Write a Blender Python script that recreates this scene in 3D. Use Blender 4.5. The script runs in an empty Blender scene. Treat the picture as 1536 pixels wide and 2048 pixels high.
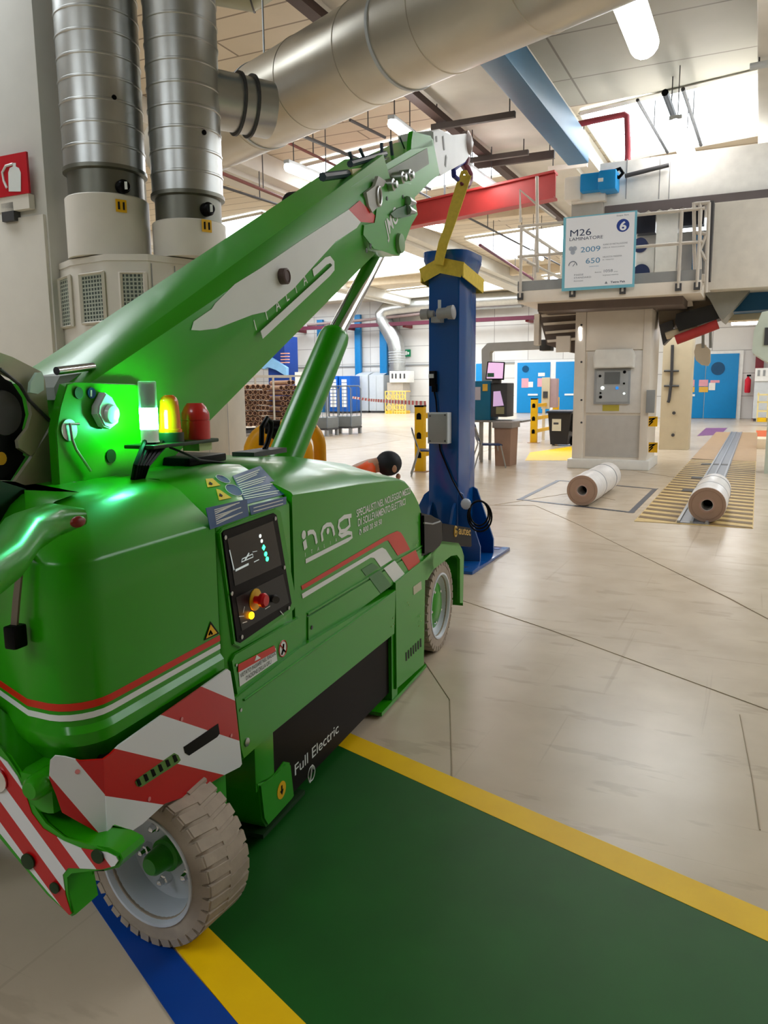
import bpy, bmesh, math, random
from mathutils import Vector, Matrix
random.seed(7)
S = bpy.context.scene
COL = S.collection
PI = math.pi
def R(d): return math.radians(d)

# ---------------------------------------------------------------- camera
F = 1560.0; PITCH = R(9.0); ROLL = R(0.53); CH = 1.55
fwd = Vector((0, math.cos(PITCH), -math.sin(PITCH)))
up0 = Vector((0, math.sin(PITCH), math.cos(PITCH)))
rt0 = Vector((1, 0, 0))
rgt = rt0*math.cos(ROLL) - up0*math.sin(ROLL)
upp = rt0*math.sin(ROLL) + up0*math.cos(ROLL)
cd = bpy.data.cameras.new('camera'); cam = bpy.data.objects.new('camera', cd); COL.objects.link(cam)
cd.sensor_fit = 'VERTICAL'; cd.sensor_height = 36; cd.sensor_width = 27; cd.lens = F/2048*36
cd.clip_end = 300; cd.clip_start = 0.05
mw = Matrix.Identity(4)
for i in range(3):
    mw[i][0] = rgt[i]; mw[i][1] = upp[i]; mw[i][2] = -fwd[i]
mw[2][3] = CH
cam.matrix_world = mw
S.camera = cam

# ---------------------------------------------------------------- world, exposure
S.view_settings.view_transform = 'Standard'
S.view_settings.look = 'None'
S.view_settings.exposure = -0.04
S.view_settings.gamma = 1.0
S.view_settings.use_curve_mapping = False
W = bpy.data.worlds.new('world'); S.world = W; W.use_nodes = True
bg = W.node_tree.nodes['Background']
bg.inputs[0].default_value = (0.86, 0.93, 1.0, 1); bg.inputs[1].default_value = 0.5
SKY_E = 7.8      # brightness of the roof light panes
LAMP_E = 26.0    # fluorescent lamps

# ---------------------------------------------------------------- pixel -> place helpers (camera model above)
def ray(x, y):
    a = (x-768)/F; b = (1024-y)/F
    c, s = math.cos(ROLL), math.sin(ROLL)
    u = a*c+b*s; v = -a*s+b*c
    return rt0*u + fwd + up0*v
CAMP = Vector((0, 0, CH))
def onz(x, y, z=0.0):
    r = ray(x, y); return CAMP + r*((z-CH)/r.z)
def ondepth(x, y, d):
    return CAMP + ray(x, y)*d
HA = R(25.5); MA = R(20.8)
class Frame:
    """a place's own axes: local x to the right, y ahead, z up, turned clockwise by ang"""
    def __init__(s, ang, o=(0, 0)):
        s.ang = ang; s.o = Vector((o[0], o[1], 0))
        s.x = Vector((math.cos(ang), -math.sin(ang), 0)); s.y = Vector((math.sin(ang), math.cos(ang), 0))
    def loc(s, p):
        d = Vector(p)-s.o; return Vector((d.dot(s.x), d.dot(s.y), d.z))
    def wld(s, p):
        return s.o + s.x*p[0] + s.y*p[1] + Vector((0, 0, p[2]))
    def X(s, x, y, X):     # meets the plane local x = X
        r = ray(x, y); c = s.loc(CAMP); t = (X-c.x)/r.dot(s.x); return s.loc(CAMP+r*t)
    def Y(s, x, y, Y):
        r = ray(x, y); c = s.loc(CAMP); t = (Y-c.y)/r.dot(s.y); return s.loc(CAMP+r*t)
    def Z(s, x, y, z=0.0): return s.loc(onz(x, y, z))
H = Frame(HA)
CR = Frame(MA, onz(870, 1315)[:2])       # crane: x = 0 right flank, y = 0 front wheel
WF = Frame(0.0)

# ---------------------------------------------------------------- materials
MATS = {}
def lin(c):
    return tuple(((v/255.)/12.92 if v/255. <= .04045 else ((v/255.+.055)/1.055)**2.4) for v in c)
def mat(name, rgb, rough=.5, metal=0., emit=0., coat=0., var=.06, scale=6., bump=0., trans=0., alpha=1., spec=.35):
    if name in MATS: return MATS[name]
    m = bpy.data.materials.new(name); m.use_nodes = True; MATS[name] = m
    nt = m.node_tree; b = nt.nodes['Principled BSDF']
    c = lin(rgb)
    b.inputs['Roughness'].default_value = rough; b.inputs['Metallic'].default_value = metal
    b.inputs['Coat Weight'].default_value = coat; b.inputs['Coat Roughness'].default_value = .06
    b.inputs['Transmission Weight'].default_value = trans; b.inputs['Specular IOR Level'].default_value = spec
    b.inputs['Alpha'].default_value = alpha
    if emit:
        b.inputs['Emission Color'].default_value = (*c, 1); b.inputs['Emission Strength'].default_value = emit
    if var:
        tc = nt.nodes.new('ShaderNodeTexCoord'); n = nt.nodes.new('ShaderNodeTexNoise')
        n.inputs['Scale'].default_value = scale; n.inputs['Detail'].default_value = 5
        nt.links.new(tc.outputs['Object'], n.inputs['Vector'])
        mx = nt.nodes.new('ShaderNodeMix'); mx.data_type = 'RGBA'
        mx.inputs['A'].default_value = (*[max(0, v*(1-var*2)) for v in c], 1)
        mx.inputs['B'].default_value = (*[min(1, v*(1+var*2)) for v in c], 1)
        nt.links.new(n.outputs['Fac'], mx.inputs['Factor']); nt.links.new(mx.outputs['Result'], b.inputs['Base Color'])
        if bump:
            bp = nt.nodes.new('ShaderNodeBump'); bp.inputs['Strength'].default_value = bump; bp.inputs['Distance'].default_value = .01
            nt.links.new(n.outputs['Fac'], bp.inputs['Height']); nt.links.new(bp.outputs['Normal'], b.inputs['Normal'])
    else:
        b.inputs['Base Color'].default_value = (*c, 1)
    return m
green = mat('green_paint', (40, 146, 6), .28, coat=.12, spec=.3, var=.03, scale=3)
green2 = mat('green_paint_boom', (46, 150, 14), .32, coat=.1, spec=.3, var=.03, scale=3)
green_dk = mat('green_shadow_gap', (14, 48, 12), .5)
dgreen = mat('dark_green_stripe', (26, 110, 44), .3)
white = mat('white_paint', (238, 237, 232), .35)
decal_white = mat('white_decal', (226, 230, 226), .3, var=.02)
red = mat('red_reflective', (200, 14, 20), .3, coat=.3)
stripe_red = mat('red_stripe', (205, 40, 18), .35)
black = mat('black_plastic', (9, 9, 10), .35)
black.node_tree.nodes['Principled BSDF'].inputs['Specular IOR Level'].default_value = .08
blackm = mat('black_matt', (14, 12, 12), .6)
blue = mat('blue_gloss_paint', (2, 74, 146), .22, coat=.4, var=.04, scale=2)
lblue = mat('blue_steel', (20, 120, 180), .45)
doorblue = mat('door_blue', (10, 135, 200), .45, var=.03)
yellow = mat('yellow_paint', (240, 190, 10), .4)
yelsign = mat('yellow_label', (235, 180, 20), .4)
cream = mat('cream_enamel', (222, 216, 204), .45, var=.03)
cream2 = mat('machine_white', (236, 227, 214), .42, var=.03)
beige = mat('machine_beige', (214, 200, 170), .5, var=.03)
grey = mat('grey_paint', (150, 152, 152), .5)
dgrey = mat('dark_grey', (70, 70, 72), .5)
lgrey = mat('light_grey_cabinet', (196, 202, 206), .45, var=.03)
steel = mat('brushed_steel', (175, 178, 178), .3, metal=1., var=.05, scale=14)
galv = mat('galvanised_steel', (188, 190, 188), .34, metal=.9, var=.08, scale=5)
chrome = mat('chrome', (220, 222, 225), .08, metal=1., var=0)
tyre = mat('cream_rubber', (172, 158, 142), .85, var=.14, scale=14, bump=.3)
rimw = mat('rim_white', (215, 222, 232), .3)
redpaint = mat('red_steel', (178, 56, 54), .5)
maroon = mat('dark_red_steel', (120, 40, 48), .5)
brown = mat('cardboard', (176, 140, 112), .85, var=.08)
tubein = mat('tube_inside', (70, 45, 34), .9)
wrap = mat('white_wrapping', (226, 222, 218), .3, var=.08, scale=12, bump=.3)
navy = mat('navy_plastic', (34, 52, 92), .5)
sling = mat('yellow_webbing', (216, 190, 74), .8, var=.1, scale=30, bump=.3)
skyM = mat('roof_light_pane', (240, 248, 255), .5, emit=SKY_E, var=0)
lampM = mat('lamp_diffuser', (255, 250, 246), .5, emit=LAMP_E, var=0)
panelg = mat('pale_panel_grey', (205, 208, 208), .5)

# ---------------------------------------------------------------- mesh helpers
class MB:
    def __init__(s): s.b = bmesh.new(); s.mats = []
    def mi(s, m):
        if m is None: return 0
        if m not in s.mats: s.mats.append(m)
        return s.mats.index(m)
    def box(s, a, b, m=None, bev=0):
        x0, y0, z0 = a; x1, y1, z1 = b
        vs = [s.b.verts.new((x, y, z)) for z in (z0, z1) for x, y in ((x0, y0), (x1, y0), (x1, y1), (x0, y1))]
        fs = [s.b.faces.new([vs[i] for i in f]) for f in ((3,2,1,0),(4,5,6,7),(0,1,5,4),(1,2,6,5),(2,3,7,6),(3,0,4,7))]
        i = s.mi(m)
        for f in fs: f.material_index = i
        if bev:
            es = list({e for f in fs for e in f.edges})
            bmesh.ops.bevel(s.b, geom=es, offset=bev, segments=2, affect='EDGES', profile=.6)
        return s
    def prism(s, pts, vec, m=None, bev=0):
        v = Vector(vec); i = s.mi(m)
        a = [s.b.verts.new(Vector(p)) for p in pts]; b = [s.b.verts.new(Vector(p)+v) for p in pts]
        n = len(pts); fs = [s.b.faces.new(a[::-1]), s.b.faces.new(b)]
        for k in range(n): fs.append(s.b.faces.new((a[k], a[(k+1) % n], b[(k+1) % n], b[k])))
        for f in fs: f.material_index = i
        if bev:
            es = list(fs[1].edges)+list(fs[0].edges)
            bmesh.ops.bevel(s.b, geom=list(set(es)), offset=bev, segments=2, affect='EDGES')
        return s
    def loft(s, rings, m=None, caps=True, closed=False):
        i = s.mi(m)
        vr = [[s.b.verts.new(Vector(p)) for p in r] for r in rings]; n = len(rings[0])
        fs = []
        rr = list(zip(vr[:-1], vr[1:]))
        if closed: rr.append((vr[-1], vr[0]))
        for a, b in rr:
            for k in range(n):
                fs.append(s.b.faces.new((a[k], a[(k+1) % n], b[(k+1) % n], b[k])))
        if caps and not closed: fs += [s.b.faces.new(vr[0][::-1]), s.b.faces.new(vr[-1])]
        for f in fs: f.material_index = i
        return s
    def tube(s, path, r, m=None, n=12, closed=False, flat=None):
        P = [Vector(p) for p in path]; rs = r if isinstance(r, (list, tuple)) else [r]*len(P)
        rings = []; prev = None
        for k, p in enumerate(P):
            if closed: t = (P[(k+1) % len(P)]-P[k-1])
            elif k == 0: t = P[1]-P[0]
            elif k == len(P)-1: t = P[-1]-P[-2]
            else: t = (P[k+1]-p).normalized()+(p-P[k-1]).normalized()
            t.normalize()
            if prev is None:
                ref = Vector((0, 0, 1)) if abs(t.z) < .9 else Vector((1, 0, 0))
                u = t.cross(ref).normalized()
            else:
                u = (prev-t*prev.dot(t)).normalized()
            prev = u; w = t.cross(u)
            rings.append([p+(u*math.cos(q)+w*math.sin(q))*rs[k] for q in [2*PI*j/n for j in range(n)]])
        return s.loft(rings, m, closed=closed)
    def cyl(s, a, b, r, m=None, n=24): return s.tube([a, b], r, m, n)
    def lathe(s, a, axis, prof, m=None, n=32, caps=True, closed=False):
        """prof: (distance along axis, radius)"""
        a = Vector(a); t = Vector(axis).normalized()
        ref = Vector((0, 0, 1)) if abs(t.z) < .9 else Vector((1, 0, 0))
        u = t.cross(ref).normalized(); w = t.cross(u)
        return s.loft([[a+t*d+(u*math.cos(q)+w*math.sin(q))*max(r, 1e-4) for q in [2*PI*j/n for j in range(n)]] for d, r in prof], m, caps, closed)
    def ball(s, c, r, m=None, seg=16):
        i = s.mi(m)
        g = bmesh.ops.create_uvsphere(s.b, u_segments=seg, v_segments=seg//2, radius=1)
        rr = Vector(r) if not isinstance(r, (int, float)) else Vector((r, r, r))
        for v in g['verts']: v.co = Vector((v.co.x*rr.x, v.co.y*rr.y, v.co.z*rr.z))+Vector(c)
        for f in {f for v in g['verts'] for f in v.link_faces}: f.material_index = i
        return s
    def ribbon(s, path, w, nrm, m=None, th=.0015):
        """flat strip of width w following path, lying in the plane with normal nrm"""
        P = [Vector(p) for p in path]; n = Vector(nrm).normalized(); rings = []
        for k, p in enumerate(P):
            t = (P[min(k+1, len(P)-1)]-P[max(k-1, 0)]).normalized()
            if 0 < k < len(P)-1: t = ((P[k+1]-p).normalized()+(p-P[k-1]).normalized()).normalized()
            u = n.cross(t).normalized()*w/2
            rings.append([p-u, p+u, p+u+n*th, p-u+n*th])
        return s.loft(rings, m)
ORG = {}
def smooth(me, ang=38):
    for p in me.polygons: p.use_smooth = True
    try: me.set_sharp_from_angle(angle=R(ang))
    except Exception: pass
def props(o, label=None, cat=None, group=None, kind=None):
    if label: o['label'] = label
    if cat: o['category'] = cat
    if group: o['group'] = group
    if kind: o['kind'] = kind
    return o
def finish(mb, name, m, parent, frame=None, org=None, label=None, recalc=True, sm=38):
    bm = mb.b
    if recalc: bmesh.ops.recalc_face_normals(bm, faces=bm.faces)
    if parent is not None: org = ORG[parent.name]
    org = Vector(org if org is not None else (0, 0, 0))
    bmesh.ops.translate(bm, verts=bm.verts, vec=-org)
    me = bpy.data.meshes.new(name); bm.to_mesh(me); bm.free(); smooth(me, sm)
    if mb.mats and mb.mats[0] is not None and m is None:
        for q in mb.mats: me.materials.append(q)
    else:
        me.materials.append(m)
    o = bpy.data.objects.new(name, me); COL.objects.link(o); ORG[o.name] = org
    if parent is not None: o.parent = parent
    else:
        f = frame or WF
        o.location = f.wld(org); o.rotation_euler = (0, 0, -f.ang)
    if label: o['label'] = label
    return o
def thing(name, label, cat, frame, org, group=None, kind=None):
    o = bpy.data.objects.new(name, None); COL.objects.link(o); o.empty_display_size = .2
    o.location = frame.wld(org); o.rotation_euler = (0, 0, -frame.ang); ORG[o.name] = Vector(org)
    return props(o, label, cat, group, kind)
def single(mb, name, m, frame, org, label, cat, group=None):
    return props(finish(mb, name, m, None, frame, org), label, cat, group)
def struct(name, mb, m, frame=None, org=None, parent=None):
    o = finish(mb, name, m, parent, frame, org)
    if parent is None: o['kind'] = 'structure'
    return o
def copy_tree(o, parent=None):
    c = o.copy(); COL.objects.link(c); c.parent = parent
    ORG[c.name] = ORG.get(o.name, Vector())
    for ch in [q for q in o.children]: copy_tree(ch, c)
    return c
def text(s, name, origin, xdir, ydir, size, m, parent, th=.001, fitw=None, off=0.0, label=None, bold=0.0, align='LEFT'):
    cu = bpy.data.curves.new('txt', 'FONT'); cu.body = s; cu.size = 1; cu.extrude = 0; cu.offset = bold; cu.align_x = align
    ob = bpy.data.objects.new('txt', cu); COL.objects.link(ob)
    dg = bpy.context.evaluated_depsgraph_get(); dg.update()
    me = bpy.data.meshes.new_from_object(ob.evaluated_get(dg))
    bpy.data.objects.remove(ob)
    xs = [v.co.x for v in me.vertices]; ys = [v.co.y for v in me.vertices]
    sx = size
    if fitw: sx = fitw/(max(xs)-min(xs))
    X = Vector(xdir).normalized(); Y = Vector(ydir).normalized(); N = X.cross(Y)
    o0 = Vector(origin)-ORG[parent.name]
    for v in me.vertices: v.co = o0 + X*v.co.x*sx + Y*v.co.y*size + N*(th+off)
    me.name = name; me.materials.clear(); me.materials.append(m)
    o = bpy.data.objects.new(name, me); COL.objects.link(o); o.parent = parent; ORG[o.name] = ORG[parent.name]
    if label: o['label'] = label
    return o
def part(mb, name, m, parent, label=None): return finish(mb, name, m, parent, label=label)
def circ(c, r, u, v, n=20, a0=0, a1=2*PI):
    c, u, v = Vector(c), Vector(u), Vector(v); k = n if abs(a1-a0-2*PI) < 1e-6 else n-1
    return [c+u*r*math.cos(a0+(a1-a0)*i/k)+v*r*math.sin(a0+(a1-a0)*i/k) for i in range(n)]

def parts(mbs, name, m, parent, label=None):
    return [part(b, name, m, parent, label) for b in mbs]

# ================================================================ SETTING
def floor_material():
    m = bpy.data.materials.new('resin_floor'); m.use_nodes = True; nt = m.node_tree; b = nt.nodes['Principled BSDF']; L = nt.links.new
    tc = nt.nodes.new('ShaderNodeTexCoord')
    def noise(sc, det, stretch=None, rot=0):
        mp = nt.nodes.new('ShaderNodeMapping'); L(tc.outputs['Object'], mp.inputs[0])
        if stretch: mp.inputs['Scale'].default_value = stretch
        mp.inputs['Rotation'].default_value = (0, 0, rot)
        n = nt.nodes.new('ShaderNodeTexNoise'); n.inputs['Scale'].default_value = sc; n.inputs['Detail'].default_value = det
        L(mp.outputs[0], n.inputs['Vector']); return n
    def ramp(src, a, b_, ca, cb):
        r = nt.nodes.new('ShaderNodeValToRGB'); r.color_ramp.elements[0].position = a; r.color_ramp.elements[1].position = b_
        r.color_ramp.elements[0].color = (*ca, 1); r.color_ramp.elements[1].color = (*cb, 1); L(src, r.inputs[0]); return r
    n1 = noise(.6, 6); base = ramp(n1.outputs['Fac'], .3, .75, lin((196, 179, 156)), lin((211, 194, 171)))
    n2 = noise(3.2, 8); st = ramp(n2.outputs['Fac'], .35, .9, (1, 1, 1), (.80, .78, .75))
    m1 = nt.nodes.new('ShaderNodeMix'); m1.data_type = 'RGBA'; m1.blend_type = 'MULTIPLY'; m1.inputs['Factor'].default_value = .8
    L(base.outputs[0], m1.inputs['A']); L(st.outputs[0], m1.inputs['B'])
    prev = m1
    for k, (sc, stx, rot, lo) in enumerate(((.35, (1, 60, 1), .5, .66), (.3, (60, 1, 1), -.2, .66), (2.2, (1, 3.5, 1), .35, .60))):
        n = noise(sc, 4, stx, rot); rr = ramp(n.outputs['Fac'], lo, lo+.04, (1, 1, 1), (.66, .64, .62))
        mm = nt.nodes.new('ShaderNodeMix'); mm.data_type = 'RGBA'; mm.blend_type = 'MULTIPLY'; mm.inputs['Factor'].default_value = .32
        L(prev.outputs['Result'], mm.inputs['A']); L(rr.outputs[0], mm.inputs['B']); prev = mm
    L(prev.outputs['Result'], b.inputs['Base Color'])
    rg = nt.nodes.new('ShaderNodeMapRange'); L(n2.outputs['Fac'], rg.inputs[0]); rg.inputs[3].default_value = .16; rg.inputs[4].default_value = .34
    b.inputs['Roughness'].default_value = .26
    bp = nt.nodes.new('ShaderNodeBump'); bp.inputs['Strength'].default_value = .05; bp.inputs['Distance'].default_value = .01
    L(n1.outputs['Fac'], bp.inputs['Height']); L(bp.outputs[0], b.inputs['Normal'])
    return m
def panel_material(name, rgb, w, h, seam, axes='XZ', mortar=.012, rough=.6, rgb2=None, off=0.0):
    m = bpy.data.materials.new(name); m.use_nodes = True; nt = m.node_tree; b = nt.nodes['Principled BSDF']; L = nt.links.new
    tc = nt.nodes.new('ShaderNodeTexCoord'); sp = nt.nodes.new('ShaderNodeSeparateXYZ'); cb = nt.nodes.new('ShaderNodeCombineXYZ')
    L(tc.outputs['Object'], sp.inputs[0]); L(sp.outputs[axes[0]], cb.inputs[0]); L(sp.outputs[axes[1]], cb.inputs[1])
    br = nt.nodes.new('ShaderNodeTexBrick'); L(cb.outputs[0], br.inputs['Vector'])
    br.inputs['Scale'].default_value = 1; br.inputs['Brick Width'].default_value = w; br.inputs['Row Height'].default_value = h
    br.inputs['Mortar Size'].default_value = mortar; br.offset = off; br.inputs['Bias'].default_value = 0
    br.inputs['Color1'].default_value = (*lin(rgb), 1); br.inputs['Color2'].default_value = (*lin(rgb2 or tuple(v*.96 for v in rgb)), 1)
    br.inputs['Mortar'].default_value = (*lin(seam), 1)
    n = nt.nodes.new('ShaderNodeTexNoise'); n.inputs['Scale'].default_value = 1.1; n.inputs['Detail'].default_value = 6; L(tc.outputs['Object'], n.inputs['Vector'])
    r = nt.nodes.new('ShaderNodeMapRange'); L(n.outputs['Fac'], r.inputs[0]); r.inputs[3].default_value = .86; r.inputs[4].default_value = 1.06
    mx = nt.nodes.new('ShaderNodeMix'); mx.data_type = 'RGBA'; mx.blend_type = 'MULTIPLY'; mx.inputs['Factor'].default_value = 1
    L(br.outputs['Color'], mx.inputs['A']); L(r.outputs[0], mx.inputs['B']); L(mx.outputs['Result'], b.inputs['Base Color'])
    b.inputs['Roughness'].default_value = rough
    return m
mfloor = floor_material()
mwall = panel_material('wall_panels', (226, 224, 220), 2.1, 1.05, (170, 166, 162), mortar=.02)
mwallside = panel_material('wall_panels_side', (226, 224, 220), 2.1, 1.05, (170, 166, 162), axes='YZ', mortar=.02)
mceil = panel_material('ceiling_boards', (216, 204, 182), 5.5, .62, (140, 126, 108), axes='XY', mortar=.02, rgb2=(208, 196, 174), off=.5)
concrete = mat('girder_concrete', (206, 203, 194), .7, var=.06, scale=2)
conc_wall = mat('pillar_plaster', (206, 204, 196), .7, var=.05, scale=3)

HO = (0, 0, 0)
struct('floor', MB().box((-42, -13, -.2), (15, 48, 0)), mfloor, H, HO)
struct('wall_back', MB().box((-42, 46.6, 0), (-6.6, 46.9, 7.1)), mwall, H, HO)
struct('wall_back.001', MB().box((-7.0, 40.3, 0), (9, 40.6, 7.1)), mwall, H, HO)
struct('wall_return', MB().box((-7.0, 40.6, 0), (-6.7, 46.6, 7.1)), mwallside, H, HO)
struct('wall_left', MB().box((-36, 4, 0), (-35.7, 46.6, 7.1)), mwallside, H, HO)
struct('ceiling', MB().box((-42, -13, 7.1), (15, 48, 7.3)), mceil, H, HO)

struct('ceiling.001', MB().box((-3.75, -1.4, 7.06), (-.3, 16.6, 7.1)), panel_material('ceiling_shade_panels', (168, 165, 152), 3.4, 1.9, (120, 116, 104), axes='XY', mortar=.02), H, HO)  # shade of the unlit right bay put into this grey ceiling colour
struct('wall_near', MB().box((-42, -13, 0), (15, -12.7, 7.1)), mat('dim_wall', (160, 162, 160), .7), H, HO)
struct('wall_right', MB().box((14.7, -12.7, 0), (15, 48, 7.1)), mat('right_wall', (205, 200, 192), .7), H, HO)
# roof lights: skewed strips; unseen ones near the camera are added as fill light
SK = -.225
k = 0
for (b0, b1, a0, a1) in ((-3.6, -.35, 16.95, 20.8), (-10.6, -6.0, 17.6, 21.6), (-3.4, -.3, 29.0, 33), (-10.2, -5.8, 28.6, 34.0), (-18.4, -14.4, 22.4, 25.4),
                         (-19.5, -12.4, 31, 36.5), (-27, -20.6, 31, 36), (-10.2, -5.8, 40, 43), (-19.5, -12.4, 41.5, 45), (-29, -20.6, 41, 45), (-27, -20.6, 20, 24), (3.2, 8, 17, 21), (3.2, 8, 7.5, 10.5), (-3.4, -.4, -6.5, -3.5), (-10.5, -6, -6.5, -3.0), (-10.5, -6, 3.5, 7.3), (2.6, 9, 12.0, 14.5), (3.2, 8, 29, 33)):
    k += 1
    q = [(b0, a0, 7.02), (b1, a0+SK*(b1-b0), 7.02), (b1, a1+SK*(b1-b0), 7.02), (b0, a1, 7.02)]
    struct('window_%d' % k, MB().prism(q, (0, 0, .06), skyM), None, H, ((b0+b1)/2, a0, 7.02))
    tr = MB(); fr = [Vector(p) for p in q]
    for i in range(4):
        tr.tube([fr[i], fr[(i+1) % 4]], .05, n=4)
    if k in (1, 2, 4):
        for t in (.5,):
            p0 = fr[0].lerp(fr[3], t); p1 = fr[1].lerp(fr[2], t); tr.tube([p0, p1], .012, n=4)
    struct('trim_%d' % k, tr, concrete, H, ((b0+b1)/2, a0, 7.02))

# concrete roof girders running away from the viewer
gird = []
for i, (b0, b1, z) in enumerate(((-5.75, -3.75, 6.62), (-.3, 1.1, 6.1), (-12.3, -10.9, 6.6), (-20.4, -19.6, 6.6))):
    gm_ = MB(); gm_.box((b0, -12.6, z), (b1, 46, 7.1), bev=.04)
    gm_.box((b0+.35, -12.6, z-.12), (b1-.35, 46, z+.01))
    struct('ceiling_girder' if i == 0 else 'ceiling_girder.%03d' % i, gm_, concrete, H, ((b0+b1)/2, 20, z))
# ceiling ribs across the bays
for i, a in enumerate((24.4, 12.6, 36.8)):
    struct('ceiling_rib' if i == 0 else 'ceiling_rib.%03d' % i, MB().box((-35, a, 6.75), (-5.75, a+.35, 7.1), bev=.02), mat('rib_beige', (214, 200, 176), .7), H, (-20, a, 6.75))

# floor paint
def paint(name, px, m, z=.003):
    pts = [onz(x, y) for x, y in px]
    pts = [Vector((p.x, p.y, 0)) for p in pts]
    c = sum(pts, Vector())/len(pts)
    return struct(name, MB().prism(pts, (0, 0, z)), m, WF, (c.x, c.y, 0))
def ext(p, q, t):      # move pixel-line ends in world space
    P, Q = onz(*p), onz(*q); return P+(Q-P)*t
def band(name, p0, p1, q0, q1, t0, t1, m, z):
    pts = [ext(p0, p1, t0), ext(p0, p1, t1), ext(q0, q1, t1), ext(q0, q1, t0)]
    pts = [Vector((p.x, p.y, 0)) for p in pts]; c = sum(pts, Vector())/4
    return struct(name, MB().prism(pts, (0, 0, z)), m, WF, (c.x, c.y, 0))
mgreenfl = mat('walkway_green_paint', (12, 84, 16), .5, var=.12, scale=5)
myelfl = mat('line_yellow_paint', (252, 196, 0), .45, var=.08, scale=5)
mbluefl = mat('line_blue_paint', (0, 62, 150), .45, var=.08, scale=5)
band('green_walkway', (430, 1870), (610, 2048), (682, 1495), (1536, 1885), -2.4, 2.2, mgreenfl, .003)
band('yellow_line', (710, 1472), (1536, 1825), (682, 1495), (1536, 1885), -3.0, 1.6, myelfl, .004)
band('yellow_line.001', (345, 1890), (475, 2048), (430, 1870), (610, 2048), -2.5, 2.2, myelfl, .004)
band('blue_line', (164, 1774), (350, 2048), (330, 1880), (475, 2048), -2.0, 2.2, mbluefl, .0035)
paint('yellow_floor_patch', [(1060, 905), (1143, 893), (1148, 921), (1050, 921)], myelfl)
paint('purple_floor_patch', [(1394, 872), (1412, 856), (1455, 856), (1440, 870)], mat('purple_paint', (118, 70, 120), .5))
paint('orange_floor_patch', [(1512, 861), (1536, 861), (1536, 878), (1516, 878)], mat('orange_paint', (214, 96, 50), .5))
# steel edging set into the floor under the left roll
def outline(name, px, w, m):
    P = [onz(*p) for p in px]; P = [Vector((p.x, p.y, 0)) for p in P]; mb = MB()
    for i in range(len(P)-1):
        d = (P[i+1]-P[i]).normalized(); u = Vector((-d.y, d.x, 0))*w/2
        mb.prism([P[i]-u-d*w/2, P[i+1]-u+d*w/2, P[i+1]+u+d*w/2, P[i]+u-d*w/2], (0, 0, .003+.0004*i))
    c = sum(P, Vector())/len(P)
    return struct(name, mb, m, WF, (c.x, c.y, 0))
outline('trim_40', [(1040, 999), (1117, 961), (1310, 978), (1262, 1025), (1040, 999)], .07, mat('steel_edge', (92, 96, 106), .4, metal=.5))
seam = mat('floor_joint_line', (168, 150, 126), .8)
for i, px in enumerate(([(1070, 1011), (1148, 1045), (1255, 1098), (1305, 1122), (1457, 1196), (1536, 1238)], [(625, 1000), (845, 1010), (1070, 1011)],
        [(850, 1325), (900, 1400), (905, 1560)], [(1230, 1000), (1150, 985), (990, 1010)], [(1480, 1430), (1505, 1560), (1520, 1660)], [(860, 1180), (1100, 1260), (1536, 1420)],
        [(1140, 915), (1285, 945), (1400, 962)], [(850, 880), (750, 862), (640, 880)], [(1045, 885), (1018, 888), (960, 905)], [(1490, 975), (1536, 980)], [(600, 905), (715, 895), (800, 880)])):
    outline('floor_joint' if i == 0 else 'floor_joint.%03d' % i, px, .004 if i in (2, 4, 5) else .009, seam)

# hatched steel strip with the reel track
hz1 = mat('strip_ochre', (204, 176, 116), .5, var=.12, scale=9)
hz2 = mat('strip_dark_bar', (116, 90, 54), .5, var=.12, scale=9)
PL = [H.Z(1285, 1035), H.Z(1503, 1065)]
bL, bR = -1.22, .03; aS = 9.15
mb = MB(); mb.box((bL, aS+.15, 0), (bR, 28.5, .006), hz1)
for i in range(40):
    a = aS+.25+i*.34
    if a > 17.6: break
    mb.prism([(bL+.01, a+.16, .006), (-.78, a, .006), (-.78, a+.15, .006), (bL+.01, a+.31, .006)], (0, 0, .003), hz2)
    mb.prism([(-.42, a-.06, .006), (bR-.01, a-.2 if a-.2 > aS+.16 else aS+.16, .006), (bR-.01, a-.05 if a-.05 > aS+.17 else aS+.17, .006), (-.42, a+.09, .006)], (0, 0, .003), hz2)
mb.box((bL, 17.7, .006), (-.75, 28.4, .009), mat('strip_worn_brown', (168, 138, 104), .6)); mb.box((-.42, 17.7, .006), (bR, 28.4, .009), mat('strip_worn_brown', (168, 138, 104), .6))
struct('hatched_floor_strip', mb, None, H, (-.6, aS, 0))
tk = MB(); tk.box((-.76, aS+.2, .006), (-.42, 28.5, .014), mat('track_grey', (140, 144, 152), .35, metal=.4))
for x in (-.76, -.62, -.46): tk.box((x, aS+.2, .014), (x+.03, 28.5, .034), mat('track_rail', (176, 180, 186), .3, metal=.7))
for a in (12.2, 14.0, 16.5): tk.box((-.95, a, .009), (-.42, a+.28, .016), dgrey)
struct('floor_track', tk, None, H, (-.6, aS, 0))

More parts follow.
